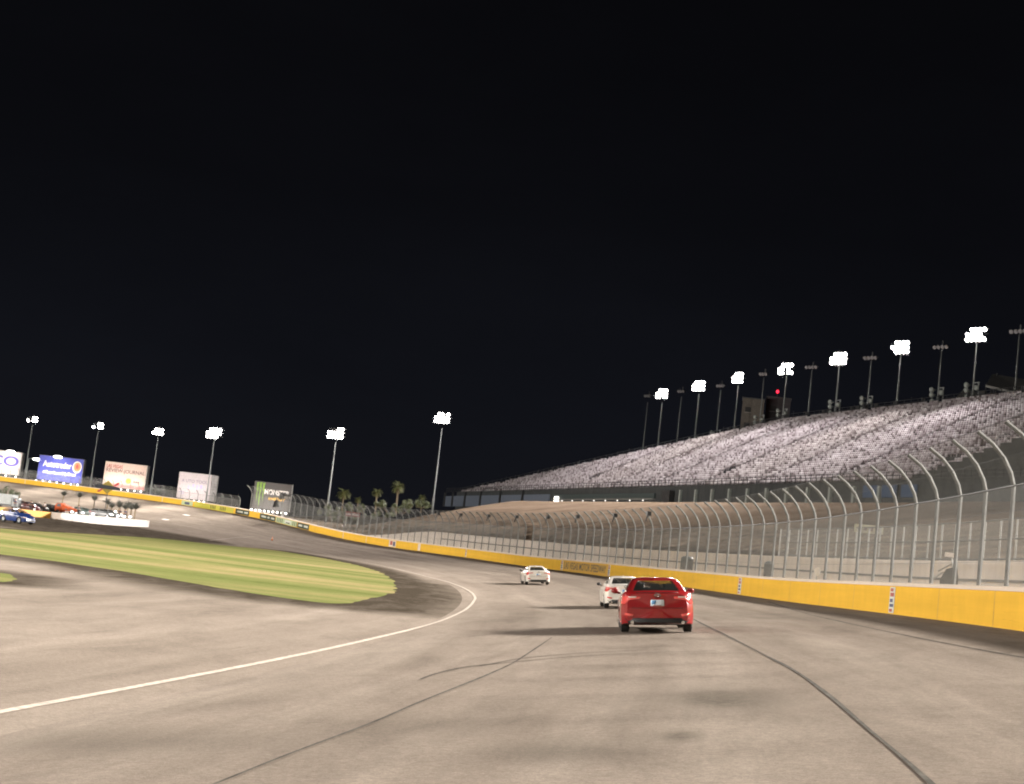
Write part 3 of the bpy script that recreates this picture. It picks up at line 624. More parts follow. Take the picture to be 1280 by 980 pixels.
# ------------------------------------------------------------------ billboards
def billboard(corner_l, corner_r, D, depth, hgt, yaw, face_mat, label, texts, extra=None, lamps=7, side_mat=None, top_lamp=None, power=900., zoff=0.):
    """corner_l, corner_r: pixels of the face's lower corners"""
    mid = ((corner_l[0] + corner_r[0]) / 2, (corner_l[1] + corner_r[1]) / 2); P = at(mid[0], mid[1], D)
    w = abs(corner_r[0] - corner_l[0]) / F * D / math.cos(R(yaw)); v = -P[:2] / np.linalg.norm(P[:2]); a = math.atan2(v[0], -v[1]) - R(yaw)
    o = thing('billboard', (P[0], P[1], P[2]), label, 'billboard', Matrix.Rotation(a, 4, 'Z'))
    MB().box((0, depth / 2, hgt / 2), (w, depth, hgt)).build('box_body', side_mat or M_BSIDE, o)
    mb = MB()
    for z in np.linspace(.4, hgt - .4, 5): mb.box((w / 2 + .02, depth / 2, z), (.05, depth - .3, .07))
    for y in (.15, depth - .15): mb.box((w / 2 + .04, y, hgt / 2), (.08, .12, hgt))
    mb.build('side_frame', M_GALV, o)
    for x in (-w * .33, w * .33): MB().tube([(x, depth / 2, -4.5), (x, depth / 2, 0)], .28, 8).build('support_post', M_GALV, o)
    fb = MB().box((0, -.04, hgt / 2), (w - .06, .08, hgt - .06)).build('sign_face', face_mat, o)
    for body, x0, x1, y0, y1, mat in texts:
        V, Fc = text_mesh(body, (x1 - x0) * w, (y1 - y0) * hgt); MB().add([(x0 * w - w / 2 + x, -.10, y0 * hgt + y) for x, y in V], Fc).build('lettering', mat, fb, recalc=False)
    if extra: extra(fb, w, hgt)
    MB().box((0, -1.6, -.55), (w, .12, .12)).build('lamp_rail', M_DKSTEEL, o)
    lp = None
    for x in np.linspace(-w / 2 + .3, w / 2 - .3, lamps):
        m = MB().ell((0, 0, 0), (.17, .15, .13), 8, 6)
        if lp is None: lp = c = m.build('uplight', M_LAMPS, o)
        else: c = lp.copy(); COL.objects.link(c); c.parent = o
        c.location = (x, -1.6, -.35)
    ld = bpy.data.lights.new('uplight_beam', 'AREA'); ld.shape = 'RECTANGLE'; ld.size = w * .95; ld.size_y = .25; ld.energy = power; ld.color = (1., .93, .86); ld.spread = R(150)
    lo = bpy.data.objects.new('uplight_beam', ld); COL.objects.link(lo); lo.parent = o; lo.location = (0, -2.4, -.25)
    lo.rotation_euler = Vector((0, -1.2, -hgt * .62)).to_track_quat('Z', 'Y').to_euler() if False else Vector((0, 2.4, hgt * .62)).to_track_quat('-Z', 'Y').to_euler()
    if top_lamp is not None:
        x = top_lamp * w; MB().tube([(x, .1, hgt), (x, -1.2, hgt + .35)], .06, 6).build('lamp_arm', M_GALV, o)
        MB().ell((x, -1.5, hgt - .1), (1.05, .3, .28), 12, 8).build('long_lamp', glow('long_lamp', (1., .97, .92), 7.), o)
    return o
M_BSIDE = plain('grey_sheet_side', (.30, .285, .265), .6, .2, var=.25, scale=1.2)
M_BFW = col_m('white_sign_vinyl', (.56, .50, .49)); M_BFP = col_m('pale_sign_vinyl', (.52, .46, .48)); M_BFB = col_m('blue_sign_vinyl', (.045, .055, .32)); M_BFR = col_m('cream_sign_vinyl', (.60, .45, .38)); M_BFD = col_m('dark_sign_vinyl', (.055, .05, .05))
M_TPUR = col_m('purple_ink', (.10, .08, .42)); M_TORG = col_m('orange_ink', (.62, .22, .09)); M_TRED = col_m('brick_ink', (.36, .06, .05)); M_TDK = col_m('charcoal_ink', (.16, .09, .09)); M_TYEL = col_m('yellow_ink', (.72, .42, .06)); M_TPINK = col_m('pink_ink', (.62, .22, .20)); M_TGREY = col_m('grey_ink', (.26, .22, .30)); M_TGRN = col_m('green_ink', (.17, .30, .05)); M_TWH = col_m('white_ink', (.75, .72, .70))
billboard((-52, 586), (22, 594.5), 372, 2.6, 5.6, 16, M_BFW, 'white billboard with purple CO lettering, cut off by the left frame edge', [('GEICO', .03, .965, .36, .80, M_TPUR)], top_lamp=.34, power=300)
def ex_b(fb, w, h):
    m = MB(); m.prism([(w * .37 + 1.05 * math.cos(q), -.105, h * .66 + 1.35 * math.sin(q)) for q in np.linspace(0, 2 * math.pi, 24, endpoint=False)], (0, -.015, 0)); e = m.build('round_logo', M_TWH, fb)
    m = MB(); m.prism([(w * .37 + .86 * math.cos(q), -.125, h * .66 + 1.14 * math.sin(q)) for q in np.linspace(0, 2 * math.pi, 24, endpoint=False)], (0, -.015, 0)); m.build('logo_disc', M_TORG, fb)
    m = MB(); m.prism([(w * .37 + x, -.145, h * .66 + z) for x, z in ((-.3, -.6), (-.1, -.6), (-.05, -.1), (.05, -.1), (.1, -.6), (.3, -.6), (.35, .3), (0, .75), (-.35, .3))], (0, -.01, 0)); m.build('logo_figure', M_TRED, fb)
billboard((46.5, 598), (100, 605.5), 360, 2.6, 5.7, 13, M_BFB, 'blue billboard with white lettering and an orange round logo', [('Autotrader', .10, .74, .55, .80, M_TWH), ('#RoadtestsMyCred', .12, .86, .24, .40, M_TWH)], ex_b, top_lamp=-.06, power=400)
def ex_r(fb, w, h):
    m = MB(); m.prism([(w * .10 + .62 * math.cos(q), -.105, h * .30 + .62 * math.sin(q)) for q in np.linspace(0, 2 * math.pi, 20, endpoint=False)], (0, -.015, 0)); m.build('yellow_disc', M_TYEL, fb)
    MB().box((w * .03, -.105, h * .07), (w * .93, .03, h * .10)).build('pink_band', M_TPINK, fb)
    for k in range(3): MB().box((w * (.24 + .05 * k), -.105, h * .29), (w * .035, .02, h * .07)).build('small_print', M_TDK, fb)
billboard((128.5, 606), (179.5, 614.5), 345, 2.4, 5.6, 14, M_BFR, 'cream billboard with red newspaper lettering and a yellow disc', [('LAS VEGAS', .04, .42, .76, .90, M_TRED), ('REVIEW-JOURNAL', .04, .965, .55, .74, M_TDK)], ex_r, power=170)
def ex_w(fb, w, h):
    for x, z, a, b_ in ((-.02, .52, .05, .12), (.10, .47, .04, .16), (.22, .5, .07, .14), (-.16, .44, .04, .12), (-.36, .24, .16, .03), (-.33, .17, .10, .025)):
        MB().box((w * x, -.105, h * z), (w * a, .02, h * b_)).build('faint_print', M_BLAV, fb)
M_BLAV = col_m('lavender_ink', (.42, .38, .62)); M_BROSE = col_m('rose_ink', (.62, .46, .50))
billboard((220.5, 620.5), (260.5, 627.5), 312, 3.4, 5.3, 24, M_BFP, 'pinkish white billboard with faint lettering behind a floodlight pole', [('A UTO TOOL', .10, .90, .62, .74, M_TGREY), ('///', .55, .86, .34, .56, M_BROSE)], ex_w, power=70)
def ex_m(fb, w, h):
    def claw(x, z0, zt, wd):
        pts = [(x - wd, zt), (x + wd * 1.2, zt + .1), (x + wd * .8, zt - .5), (x + wd * 1.1, zt - 1.3), (x + wd * .35, zt - 2.0), (x + wd * .5, z0 + .9), (x, z0), (x - wd * .25, z0 + .8), (x - wd * .55, z0 + 1.3), (x - wd * .5, zt - 1.6), (x - wd * .9, zt - .9)]
        MB().prism([(a, -.11, b_) for a, b_ in pts], (0, -.015, 0)).build('claw_mark', M_TGRN, fb)
    claw(-w * .455 + .35, h * .22, h * .95, .20); claw(-w * .37 + .30, h * .06, h * .96, .22); claw(-w * .285 + .28, h * .24, h * .95, .20)
billboard((314.5, 634), (361, 640.5), 284, .8, 5.0, 9, M_BFD, 'dark billboard with green claw marks and white lettering', [('MONSTER', .29, .95, .55, .74, M_TWH), ('ENERGY', .42, .86, .36, .46, M_TYEL)], ex_m, lamps=9, side_mat=M_DKSTEEL, power=170)
# long-armed street lamp fixed beside the leftmost pole
P = cyl(36, 573, 411.8); o = thing('street_lamp', (P[0], P[1], float(H(P[0], P[1])) - .2), 'long white street lamp glowing between the two leftmost billboards', 'street lamp')
hz = P[2] - float(H(P[0], P[1])) + .2
MB().tube([(0, 0, 0), (0, 0, hz)], .1, 8).build('pole', M_POLE, o); MB().tube([(0, 0, hz), (1.1, -.1, hz + .1)], .06, 6).build('arm', M_POLE, o)
MB().ell((2.3, -.2, hz - .02), (1.3, .3, .28), 12, 8).build('lamp_head', glow('long_lamp_lit', (1., .97, .9), 7.), o)

# ------------------------------------------------------------------ cars
M_GLASS, _nt, _b = nodes('tinted_car_glass')
_b.inputs['Base Color'].default_value = (.02, .024, .022, 1); _b.inputs['Roughness'].default_value = .04; _b.inputs['Alpha'].default_value = .48
def paint(name, c, rough=.28): return plain(name, c, rough, 0., var=.05, coat=.8)
M_PRED = paint('red_car_paint', (.24, .010, .012), .28); M_PWHITE = paint('white_car_paint', (.78, .74, .68)); M_PBLUE = paint('blue_car_paint', (.008, .03, .14)); M_PGREY = paint('grey_car_paint', (.16, .17, .17)); M_PORANGE = plain('orange_car_paint', (.42, .085, .03), .75, spec=.1); M_PDARKRED = paint('dark_red_car_paint', (.10, .012, .012)); M_PTEAL = paint('dull_teal_car_paint', (.12, .18, .17))
M_TAIL = plain('red_tail_lens', (.5, .05, .045), .12, coat=1.); _t = M_TAIL.node_tree.nodes['Principled BSDF']; _t.inputs['Emission Color'].default_value = (1., .22, .16, 1); _t.inputs['Emission Strength'].default_value = .07; M_CLEAR = plain('clear_lens', (.66, .54, .50), .12, coat=1.); M_CHROME = plain('chrome_trim', (.75, .75, .75), .12, 1.)
M_PLATE = plain('plate_enamel', (.62, .68, .72), .4); M_PLBLUE = col_m('plate_blue_ink', (.12, .30, .55)); M_SEATC = col_m('seat_cloth', (.03, .03, .03))
def lerp(tab, x): return float(np.interp(x, [a for a, _ in tab], [b for _, b in tab]))
SEDAN = dict(L=4.86, W=1.84, H=1.445,
             w=[(-2.43, .74), (-2.36, .83), (-2.2, .885), (-1.9, .912), (-1, .92), (1.2, .92), (1.8, .90), (2.15, .84), (2.35, .70), (2.43, .56)],
             d=[(-2.43, 1.02), (-2.30, 1.10), (-2.0, 1.095), (-1.6, 1.06), (-1.0, 1.0), (.9, .99), (1.3, .97), (1.9, .86), (2.2, .76), (2.43, .62)],
             cab=[(.97, -1.80, 1.18, .775), (1.10, -1.62, .92, .735), (1.22, -1.28, .60, .68), (1.33, -.96, .28, .615), (1.40, -.72, .04, .555), (1.435, -.50, -.16, .46), (1.45, -.35, -.3, .30)])
HATCH = dict(L=4.3, W=1.78, H=1.46,
             w=[(-2.15, .76), (-2.05, .85), (-1.8, .885), (1.2, .89), (1.7, .86), (2.0, .76), (2.15, .58)],
             d=[(-2.15, .95), (-2.0, 1.02), (-1.5, 1.02), (.8, .98), (1.3, .95), (1.8, .84), (2.15, .62)],
             cab=[(.95, -2.02, 1.2, .78), (1.10, -1.94, .92, .76), (1.22, -1.80, .62, .72), (1.34, -1.62, .30, .66), (1.42, -1.40, .02, .59), (1.455, -1.1, -.2, .48), (1.465, -.8, -.4, .30)])
def make_car(loc, heading, normal, body_mat, label, group=None, spec=SEDAN, name='sedan_car', plate=True, detail=True, headlit=False, scale=(1, 1, 1)):
    L = spec['L'] / 2; n_ = Vector(normal).normalized(); y_ = Vector(heading); y_ = (y_ - n_ * y_.dot(n_)).normalized(); x_ = y_.cross(n_).normalized()
    root = thing(name, loc, label, 'car', Matrix((x_, y_, n_)).transposed().to_4x4() @ Matrix.Diagonal((*scale, 1)), group)
    axles = (-L * .565, L * .585); WR = .335
    ys = np.concatenate([np.linspace(-L, -L + .3, 8)[:-1], np.linspace(-L + .3, L - .3, 62), np.linspace(L - .3, L, 8)[1:]]); rings = []
    for y in ys:
        w, d = lerp(spec['w'], y), lerp(spec['d'], y); zb = .22 + .10 * max(0, abs(y) - L + .45); arch = 0
        for a in axles:
            q = .40 ** 2 - (y - a) ** 2
            if q > 0: arch = max(arch, WR + math.sqrt(q) - .015)
        zo = max(zb, arch); crease = min(d - .14, .78)
        half = [(0, zb), (w * .62, zb), (w * .70, max(zb, arch * .98)), (w * .975, zo), (w, max(zo + .02, .46)), (w * .99, max(zo + .04, crease - .06)), (w * .985, max(zo + .06, crease)), (w * .945, max(zo + .08, d - .07)), (w * .86, d - .012), (w * .5, d + .012), (0, d + .018)]
        full = half + [(-x, z) for x, z in half[-2:0:-1]]; sh = []
        for x, z in full:
            if y < 0: yy = y + max(0, (z - .62)) * .16 * sstep(-L + .5, -L, y) + max(0, .5 - z) * .25 * sstep(-L + .5, -L, y) + .18 * (x / .92) ** 4 * sstep(-L + .4, -L, y)
            else: yy = y - max(0, (z - .45)) * .35 * sstep(L - .5, L, y) - .30 * (x / .92) ** 4 * sstep(L - .6, L, y)
            sh.append((x, yy, z))
        rings.append(sh)
    m = MB(); K = len(rings[0]); m.grid(np.array([r + [r[0]] for r in rings]))
    for r, sgn in ((rings[0], -1), (rings[-1], 1)):
        c = np.mean(r, 0); prev = np.array(r)
        for f in (.75, .45, .15):
            nx_ = c + (np.array(r) - c) * f; nx_[:, 1] = c[1] + (np.array(r)[:, 1] - c[1]) * f + sgn * .035 * (1 - f)
            m.grid(np.array([list(prev) + [prev[0]], list(nx_) + [nx_[0]]])); prev = nx_
        m.add(prev, [tuple(range(K))])
    bm = bmesh.new(); [bm.verts.new(v) for v in m.v]; bm.verts.ensure_lookup_table()
    for q in m.f:
        try: bm.faces.new([bm.verts[i] for i in q])
        except ValueError: pass
    bmesh.ops.remove_doubles(bm, verts=bm.verts, dist=1e-4); bmesh.ops.recalc_face_normals(bm, faces=bm.faces)
    body_tree = BVHTree.FromBMesh(bm); me = bpy.data.meshes.new('body'); bm.to_mesh(me); bm.free(); me.shade_smooth(); me.materials.append(body_mat)
    body = bpy.data.objects.new('body', me); COL.objects.link(body); body.parent = root
    es = body.modifiers.new('edge', 'EDGE_SPLIT'); es.split_angle = R(38)
    # greenhouse: outline per level, sides split in columns
    lev = np.linspace(0, len(spec['cab']) - 1, 25); cab = np.array(spec['cab']); nS, nC = 12, 4
    def outline(l):
        z, yr, yf, w = [np.interp(l, np.arange(len(cab)), cab[:, j]) for j in range(4)]
        c = min(.16, w * .4); pts = []
        def bow(u): return 1 - u * u
        for u in np.linspace(-1, 1, nS): pts.append((u * (w - c), yr - .07 * bow(u), z, 'rear'))
        for a in np.linspace(0, 90, nC + 2)[1:-1]: pts.append((w - c + c * math.sin(R(a)), yr + c - c * math.cos(R(a)), z, 'corner'))
        for u in np.linspace(0, 1, nS): pts.append((w + .015 * bow(u * 2 - 1), yr + c + (yf - yr - 2 * c) * u, z, 'side'))
        for a in np.linspace(0, 90, nC + 2)[1:-1]: pts.append((w - c + c * math.cos(R(a)), yf - c + c * math.sin(R(a)), z, 'corner'))
        for u in np.linspace(1, -1, nS): pts.append((u * (w - c), yf + .10 * bow(u), z, 'front'))
        for a in np.linspace(0, 90, nC + 2)[1:-1]: pts.append((-(w - c + c * math.sin(R(a))), yf - c + c * math.cos(R(a)), z, 'corner'))
        for u in np.linspace(1, 0, nS): pts.append((-(w + .015 * bow(u * 2 - 1)), yr + c + (yf - yr - 2 * c) * u, z, 'side'))
        for a in np.linspace(0, 90, nC + 2)[1:-1]: pts.append((-(w - c + c * math.cos(R(a))), yr + c - c * math.sin(R(a)), z, 'corner'))
        return pts
    O = [outline(l) for l in lev]; Kc = len(O[0]); shell = MB(); wins = {}
    top = int(np.searchsorted(lev, 3.45)); bot = int(np.searchsorted(lev, .8))
    for i in range(len(O) - 1):
        for j in range(Kc):
            j2 = (j + 1) % Kc; ka, kb = O[i][j][3], O[i][j2][3]; key = None
            if ka == kb and ka != 'corner' and bot <= i < top:
                key = ka
                if ka == 'side':
                    key = 'side' + ('r' if O[i][j][0] > 0 else 'l'); u = (j % (nS * 2 + nC * 2)) - 0
                    idx = [q for q in range(Kc) if O[i][q][3] == 'side' and (O[i][q][0] > 0) == (O[i][j][0] > 0)].index(j) if False else None
                    jj = j - (nS + nC) if O[i][j][0] > 0 else j - (3 * nS + 3 * nC)
                    if O[i][j][0] < 0: jj = nS - 2 - jj
                    if jj == 6: key = None                                # pillar between the doors
            quad = [O[i][j][:3], O[i][j2][:3], O[i + 1][j2][:3], O[i + 1][j][:3]]
            (shell if key is None else wins.setdefault(key, MB())).add(quad, [(0, 1, 2, 3)])
    shell.add([p[:3] for p in O[-1]], [tuple(range(Kc))])
    def weld(mb, nm, mat, par):
        o = mb.build(nm, mat, par, False, recalc=False); b = bmesh.new(); b.from_mesh(o.data); bmesh.ops.remove_doubles(b, verts=b.verts, dist=1e-4); bmesh.ops.recalc_face_normals(b, faces=b.faces); b.to_mesh(o.data); b.free(); o.data.shade_smooth(); return o
    cabin = weld(shell, 'cabin', body_mat, root)
    NMW = {'rear': 'rear_window', 'front': 'windshield', 'sider': 'side_window', 'sidel': 'side_window'}
    for k, mb in wins.items(): weld(mb, NMW[k], M_GLASS, root)
    def patch(poly, name, mat, par, side, off=.008, div=5):
        b = bmesh.new(); f = b.faces.new([b.verts.new((p[0], 0, p[1])) for p in poly]); bmesh.ops.triangulate(b, faces=[f])
        bmesh.ops.subdivide_edges(b, edges=b.edges, cuts=div, use_grid_fill=True)
        for v in b.verts:
            if side in 'rf':
                s = -1 if side == 'r' else 1; h = body_tree.ray_cast(Vector((v.co.x, s * 4, v.co.z)), Vector((0, -s, 0)))[0]
                if h is None:
                    x = v.co.x
                    while h is None and abs(x) > .02: x *= .985; h = body_tree.ray_cast(Vector((x, s * 4, v.co.z)), Vector((0, -s, 0)))[0]
                v.co = Vector((h.x if h else v.co.x, (h.y if h else s * L) + s * off, v.co.z))
            else:
                s = 1 if side == 'R' else -1; q = v.co.copy(); h = body_tree.ray_cast(Vector((s * 3, q.x, q.z)), Vector((-s, 0, 0)))[0]; v.co = Vector(((h.x if h else s * .9) + s * off, q.x, q.z))
        me = bpy.data.meshes.new(name); b.to_mesh(me); b.free(); me.materials.append(mat); me.shade_smooth(); o = bpy.data.objects.new(name, me); COL.objects.link(o); o.parent = par
        so_ = o.modifiers.new('thick', 'SOLIDIFY'); so_.thickness = .012; so_.offset = 0; return o
    # wheels
    for a in axles:
        for s in (-1, 1):
            wx = s * (spec['W'] / 2 - .135); w = MB(); pr = [(-.105, .20), (-.11, .29), (-.085, WR), (.085, WR), (.11, .29), (.105, .20)]
            P = np.array([[(wx + dx, a + r * math.cos(t), WR + r * math.sin(t)) for t in np.linspace(0, 2 * math.pi, 29)] for dx, r in pr]); w.grid(P)
            w.prism([(wx - .07, a + .21 * math.cos(t), WR + .21 * math.sin(t)) for t in np.linspace(0, 2 * math.pi, 20, endpoint=False)], (.14, 0, 0))
            ty = w.build('wheel', M_TYRE, root, True); ty.modifiers.new('edge', 'EDGE_SPLIT').split_angle = R(40)
            rm = MB().prism([(wx + s * .085, a + .205 * math.cos(t), WR + .205 * math.sin(t)) for t in np.linspace(0, 2 * math.pi, 24, endpoint=False)], (s * .012, 0, 0))
            for q in range(5): rm.tube([(wx + s * .10, a, WR), (wx + s * .102, a + .19 * math.cos(q * 1.2566), WR + .19 * math.sin(q * 1.2566))], .022, 6)
            rm.build('rim', M_RIM, ty)
    MB().box((0, 0, .30), (spec['W'] * .62, spec['L'] - 1.0, .2)).build('underbody', M_BLACK, root)
    # seats seen through the glass
    for x, y in ((-.37, .1), (.37, .1), (-.4, -.95), (0, -.95), (.4, -.95)):
        MB().box((x, y, 1.0), (.44, .12, .34)).box((x, y - .02, 1.20), (.24, .09, .15)).build('car_seat', M_SEATC, root)
    MB().ell((-.37, .28, 1.2), (.10, .11, .13), 10, 8).build('driver_head', col_m('dark_helmet', (.02, .02, .02)), root)
    for s in (-1, 1):
        MB().tube([(s * .86, .78, 1.0), (s * .98, .72, 1.03)], .035, 6).ell((s * 1.0, .70, 1.06), (.10, .055, .075), 10, 8).build('wing_mirror', M_BLACK if not detail else body_mat, root, True)
        patch([(s * .40, .955), (s * .93, .985), (s * .93, .77), (s * .80, .76), (s * .68, .87), (s * .42, .905)], 'tail_light', M_TAIL, root, 'r', .006)
        patch([(s * .50, .962), (s * .72, .965), (s * .68, .925), (s * .52, .93)], 'reverse_lamp', M_CLEAR, root, 'r', .014)
        patch([(s * .42, .70), (s * .86, .78), (s * .86, .66), (s * .50, .60)], 'headlight', M_LAMPS if headlit else M_CLEAR, root, 'f', .006)
        for y0 in (.45, -.65): patch([(y0, .80), (y0 + .2, .80), (y0 + .2, .83), (y0, .83)], 'door_handle', body_mat if detail else M_BLACK, root, 'R' if s > 0 else 'L', .02, 1)
        for y0 in (1.05, -.08, -1.05): patch([(y0, .35), (y0 + .012, .35), (y0 + .012, .97), (y0, .97)], 'door_gap', M_BLACK, root, 'R' if s > 0 else 'L', .0, 2)
        MB().tube([(s * .62, -L + .14, .30), (s * .62, -L - .03, .29)], .045, 10).build('exhaust_tip', M_CHROME, root)
        patch([(s * .58, .50), (s * .80, .54), (s * .80, .47), (s * .60, .44)], 'reflector', M_TAIL, root, 'r', .01, 2)
    patch([(-.80, .40), (.80, .40), (.70, .25), (-.70, .25)], 'rear_diffuser', M_BLACK, root, 'r', .012)
    patch([(-.52, 1.065), (.52, 1.065), (.52, 1.055), (-.52, 1.055)], 'boot_gap', M_BLACK, root, 'r', .004)
    patch([(-.62, .665), (.62, .665), (.62, .655), (-.62, .655)], 'bumper_gap', M_BLACK, root, 'r', .004)
    patch([(-.50, .46), (.50, .46), (.62, .30), (-.62, .30)], 'front_grille', M_BLACK, root, 'f', .01)
    patch([(-.40, .64), (.40, .64), (.36, .58), (-.36, .58)], 'upper_grille', M_BLACK, root, 'f', .01)
    if plate:
        pl = patch([(-.165, .875), (.165, .875), (.165, .715), (-.165, .715)], 'licence_plate', M_PLATE, root, 'r', .02, 2)
        patch([(-.14, .86), (-.02, .86), (-.05, .76), (-.14, .76)], 'plate_print', M_PLBLUE, pl, 'r', .028, 1); patch([(-.10, .735), (.10, .735), (.10, .722), (-.10, .722)], 'plate_print', M_TRED, pl, 'r', .028, 1)
    e = MB(); 
    for rx, rz in ((.075, .05), (.032, .05)): e.tube([(rx * math.cos(q), -L - .005 + .155, .985 + rz * math.sin(q)) for q in np.linspace(0, 2 * math.pi, 21)], .008, 5)
    h = body_tree.ray_cast(Vector((0, -4, .985)), Vector((0, 1, 0)))[0]; dy = (h.y - .012) - (-L + .15)
    e.v = [(x, y + dy, z) for x, y, z in e.v]; e.build('emblem', M_CHROME, root)
    MB().prism([(0, -.62, 1.43), (0, -.82, 1.42), (0, -.80, 1.50)], (.012, 0, 0)).build('roof_antenna', body_mat, root)
    return root
def on_ground(px, py, th_off=0., yaw=0., along=0.):
    q = hit(px, py); r, th = pol(q[0], q[1]); hd = np.array([-math.sin(R(th)), math.cos(R(th))]); a = R(yaw); hd = np.array([hd[0] * math.cos(a) - hd[1] * math.sin(a), hd[0] * math.sin(a) + hd[1] * math.cos(a)])
    p = q[:2] + hd * along; e = .5; z = lambda x, y: float(H(x, y))
    nrm = (-(z(p[0] + e, p[1]) - z(p[0] - e, p[1])) / (2 * e), -(z(p[0], p[1] + e) - z(p[0], p[1] - e)) / (2 * e), 1.)
    return (p[0], p[1], z(*p) + .012), (hd[0], hd[1], -(nrm[0] * hd[0] + nrm[1] * hd[1])), nrm
l, h_, n_ = on_ground(820, 790.5, along=1.37); make_car(l, h_, n_, M_PRED, 'red four door sedan in the middle of the banked track, closest to the camera', 'cars on the banked track', scale=(1, 1, .935)); print('red', np.round(l, 2))
l, h_, n_ = on_ground(780, 760.5, along=1.2); make_car(l, h_, n_, M_PWHITE, 'white sedan partly hidden behind the red sedan', 'cars on the banked track', detail=False, scale=(.88, .88, .85)); print('w2', np.round(l, 2))
l, h_, n_ = on_ground(671, 731, along=1.2); make_car(l, h_, n_, M_PWHITE, 'white sedan farthest ahead, alone near the yellow wall lettering', 'cars on the banked track', detail=False, scale=(.86, .86, .83)); print('w1', np.round(l, 2))
q = hit(21, 654); v = -q[:2] / np.linalg.norm(q[:2]); a = R(40); hd = (v[0] * math.cos(a) - v[1] * math.sin(a), v[0] * math.sin(a) + v[1] * math.cos(a), 0.)
make_car((q[0], q[1], q[2] + .012), hd, (0, 0, 1), M_PBLUE, 'blue car with front wheels turned on the apron in front of the yellow pit wall', spec=HATCH, name='hatchback_car', plate=False); print('blue', np.round(q, 1))

# ------------------------------------------------------------------ pit wall and what stands behind it
D_PW = [(p, float(hit(*p) @ fwd)) for p in ((-14, 640.5), (63, 648), (120, 653.2), (183, 659))]
pwpts = [down(p[0], p[1], d) for p, d in D_PW]
for (p, d), q in zip(D_PW, pwpts): print('pitwall', p, d, np.round(at(p[0], p[1], d), 1), 'ground', round(q[2], 2))
pw0 = np.array([at(p[0], p[1], d) for p, d in D_PW])
for q in pw0: q[2] = min(q[2], 9)
opw = pw0[1]; pwl = thing('pit_wall', opw, 'low straight pit wall, yellow at left and white at right, with small signs', 'wall')
def pw_at(px, D=None):
    i = np.interp(px, [p[0][0] for p in D_PW], np.arange(4)); return np.array([np.interp(i, np.arange(4), pw0[:, k]) for k in range(3)])
def pw_seg(px0, px1, z0, z1, mat, name, th=.45, fr=0., parent=pwl):
    a, b_ = pw_at(px0), pw_at(px1); d = (b_ - a)[:2]; d = d / np.linalg.norm(d); nn = np.array([d[1], -d[0]]);
    if nn @ (-a[:2]) < 0: nn = -nn
    P = [a, b_]; pts = []
    for q in (P[0], P[1]): pts.append(q)
    f0 = np.array([*(nn * fr), 0]); bk = np.array([*(nn * (fr - th)), 0]); vs = []
    for q in pts:
        for o_, z in ((f0, z0), (f0, z1), (bk, z1), (bk, z0)): vs.append(q + o_ + np.array([0, 0, z]) - opw)
    return MB().add(vs, [(0, 1, 2, 3), (7, 6, 5, 4), (0, 4, 5, 1), (1, 5, 6, 2), (2, 6, 7, 3), (3, 7, 4, 0)]).build(name, mat, parent)
M_PWY = col_m('yellow_pit_paint', (.66, .34, .05)); M_PWW = col_m('white_pit_paint', (.76, .70, .66))
pw_seg(-14, 62.8, -1.2, 1.02, M_PWY, 'yellow_wall'); ww = pw_seg(63, 183, -1.2, 1.05, M_PWW, 'white_wall')
for a, b_, mt in ((99, 103.5, M_TGREY), (110, 114.5, M_TGREY), (133, 148, M_TGREY), (153, 160.5, M_TYEL), (164, 172, M_BSIDE)):
    pw_seg(a, b_, .25, .85, mt, 'sign_panel', .05, .03, ww)
def behind(px, py, dD):
    """a spot behind the pit wall, dD metres farther than the wall along the ray of the pixel"""
    b_ = pw_at(px); D = float(b_ @ fwd) + dD; P = at(px, py, D); P[2] = b_[2] + .0; return P
def drop(P): return np.array([P[0], P[1], P[2]])
# raised pit-road paving the things behind the wall stand on
v_ = []
for px in (-14, 63, 120, 176): v_.append(pw_at(px))
far = [np.array([a[0] - .34 * 14 + (-6), a[1] + 26, a[2]]) for a in v_]
P = np.array([v_, far]); P[:, :, 2] += .86
structure(MB().grid(P).build('pit_road', M_APRON, recalc=False))
def place(px, dD): P = behind(px, 640, dD); P[2] = np.interp(px, [-14, 63, 120, 183], pw0[:, 2]) + .87; return P
def car_at(px, dD, yaw, mat, label, spec=HATCH, name='parked_car', lit=False):
    P = place(px, dD); v = -P[:2] / np.linalg.norm(P[:2]); a = R(yaw)
    return make_car(tuple(P), (v[0] * math.cos(a) - v[1] * math.sin(a), v[0] * math.sin(a) + v[1] * math.cos(a), 0), (0, 0, 1), mat, label, 'cars parked behind the pit wall', spec, name, False, False, lit)
car_at(33.5, 3.5, 80, M_PDARKRED, 'dark red car parked behind the yellow pit wall'); car_at(45, 7, 70, M_BLACK, 'black car parked behind the yellow pit wall')
car_at(106, 5, 75, M_PTEAL, 'dull teal car behind the white pit wall beside the sign pole'); car_at(128, 4, 70, M_PGREY, 'grey car parked behind the white pit wall, left one of the two grey cars', lit=True); car_at(139, 7, 78, M_PGREY, 'grey car parked behind the white pit wall, right one of the two grey cars')
car_at(66, 6, 60, M_BLACK, 'black car between the white shirted person and the orange truck')
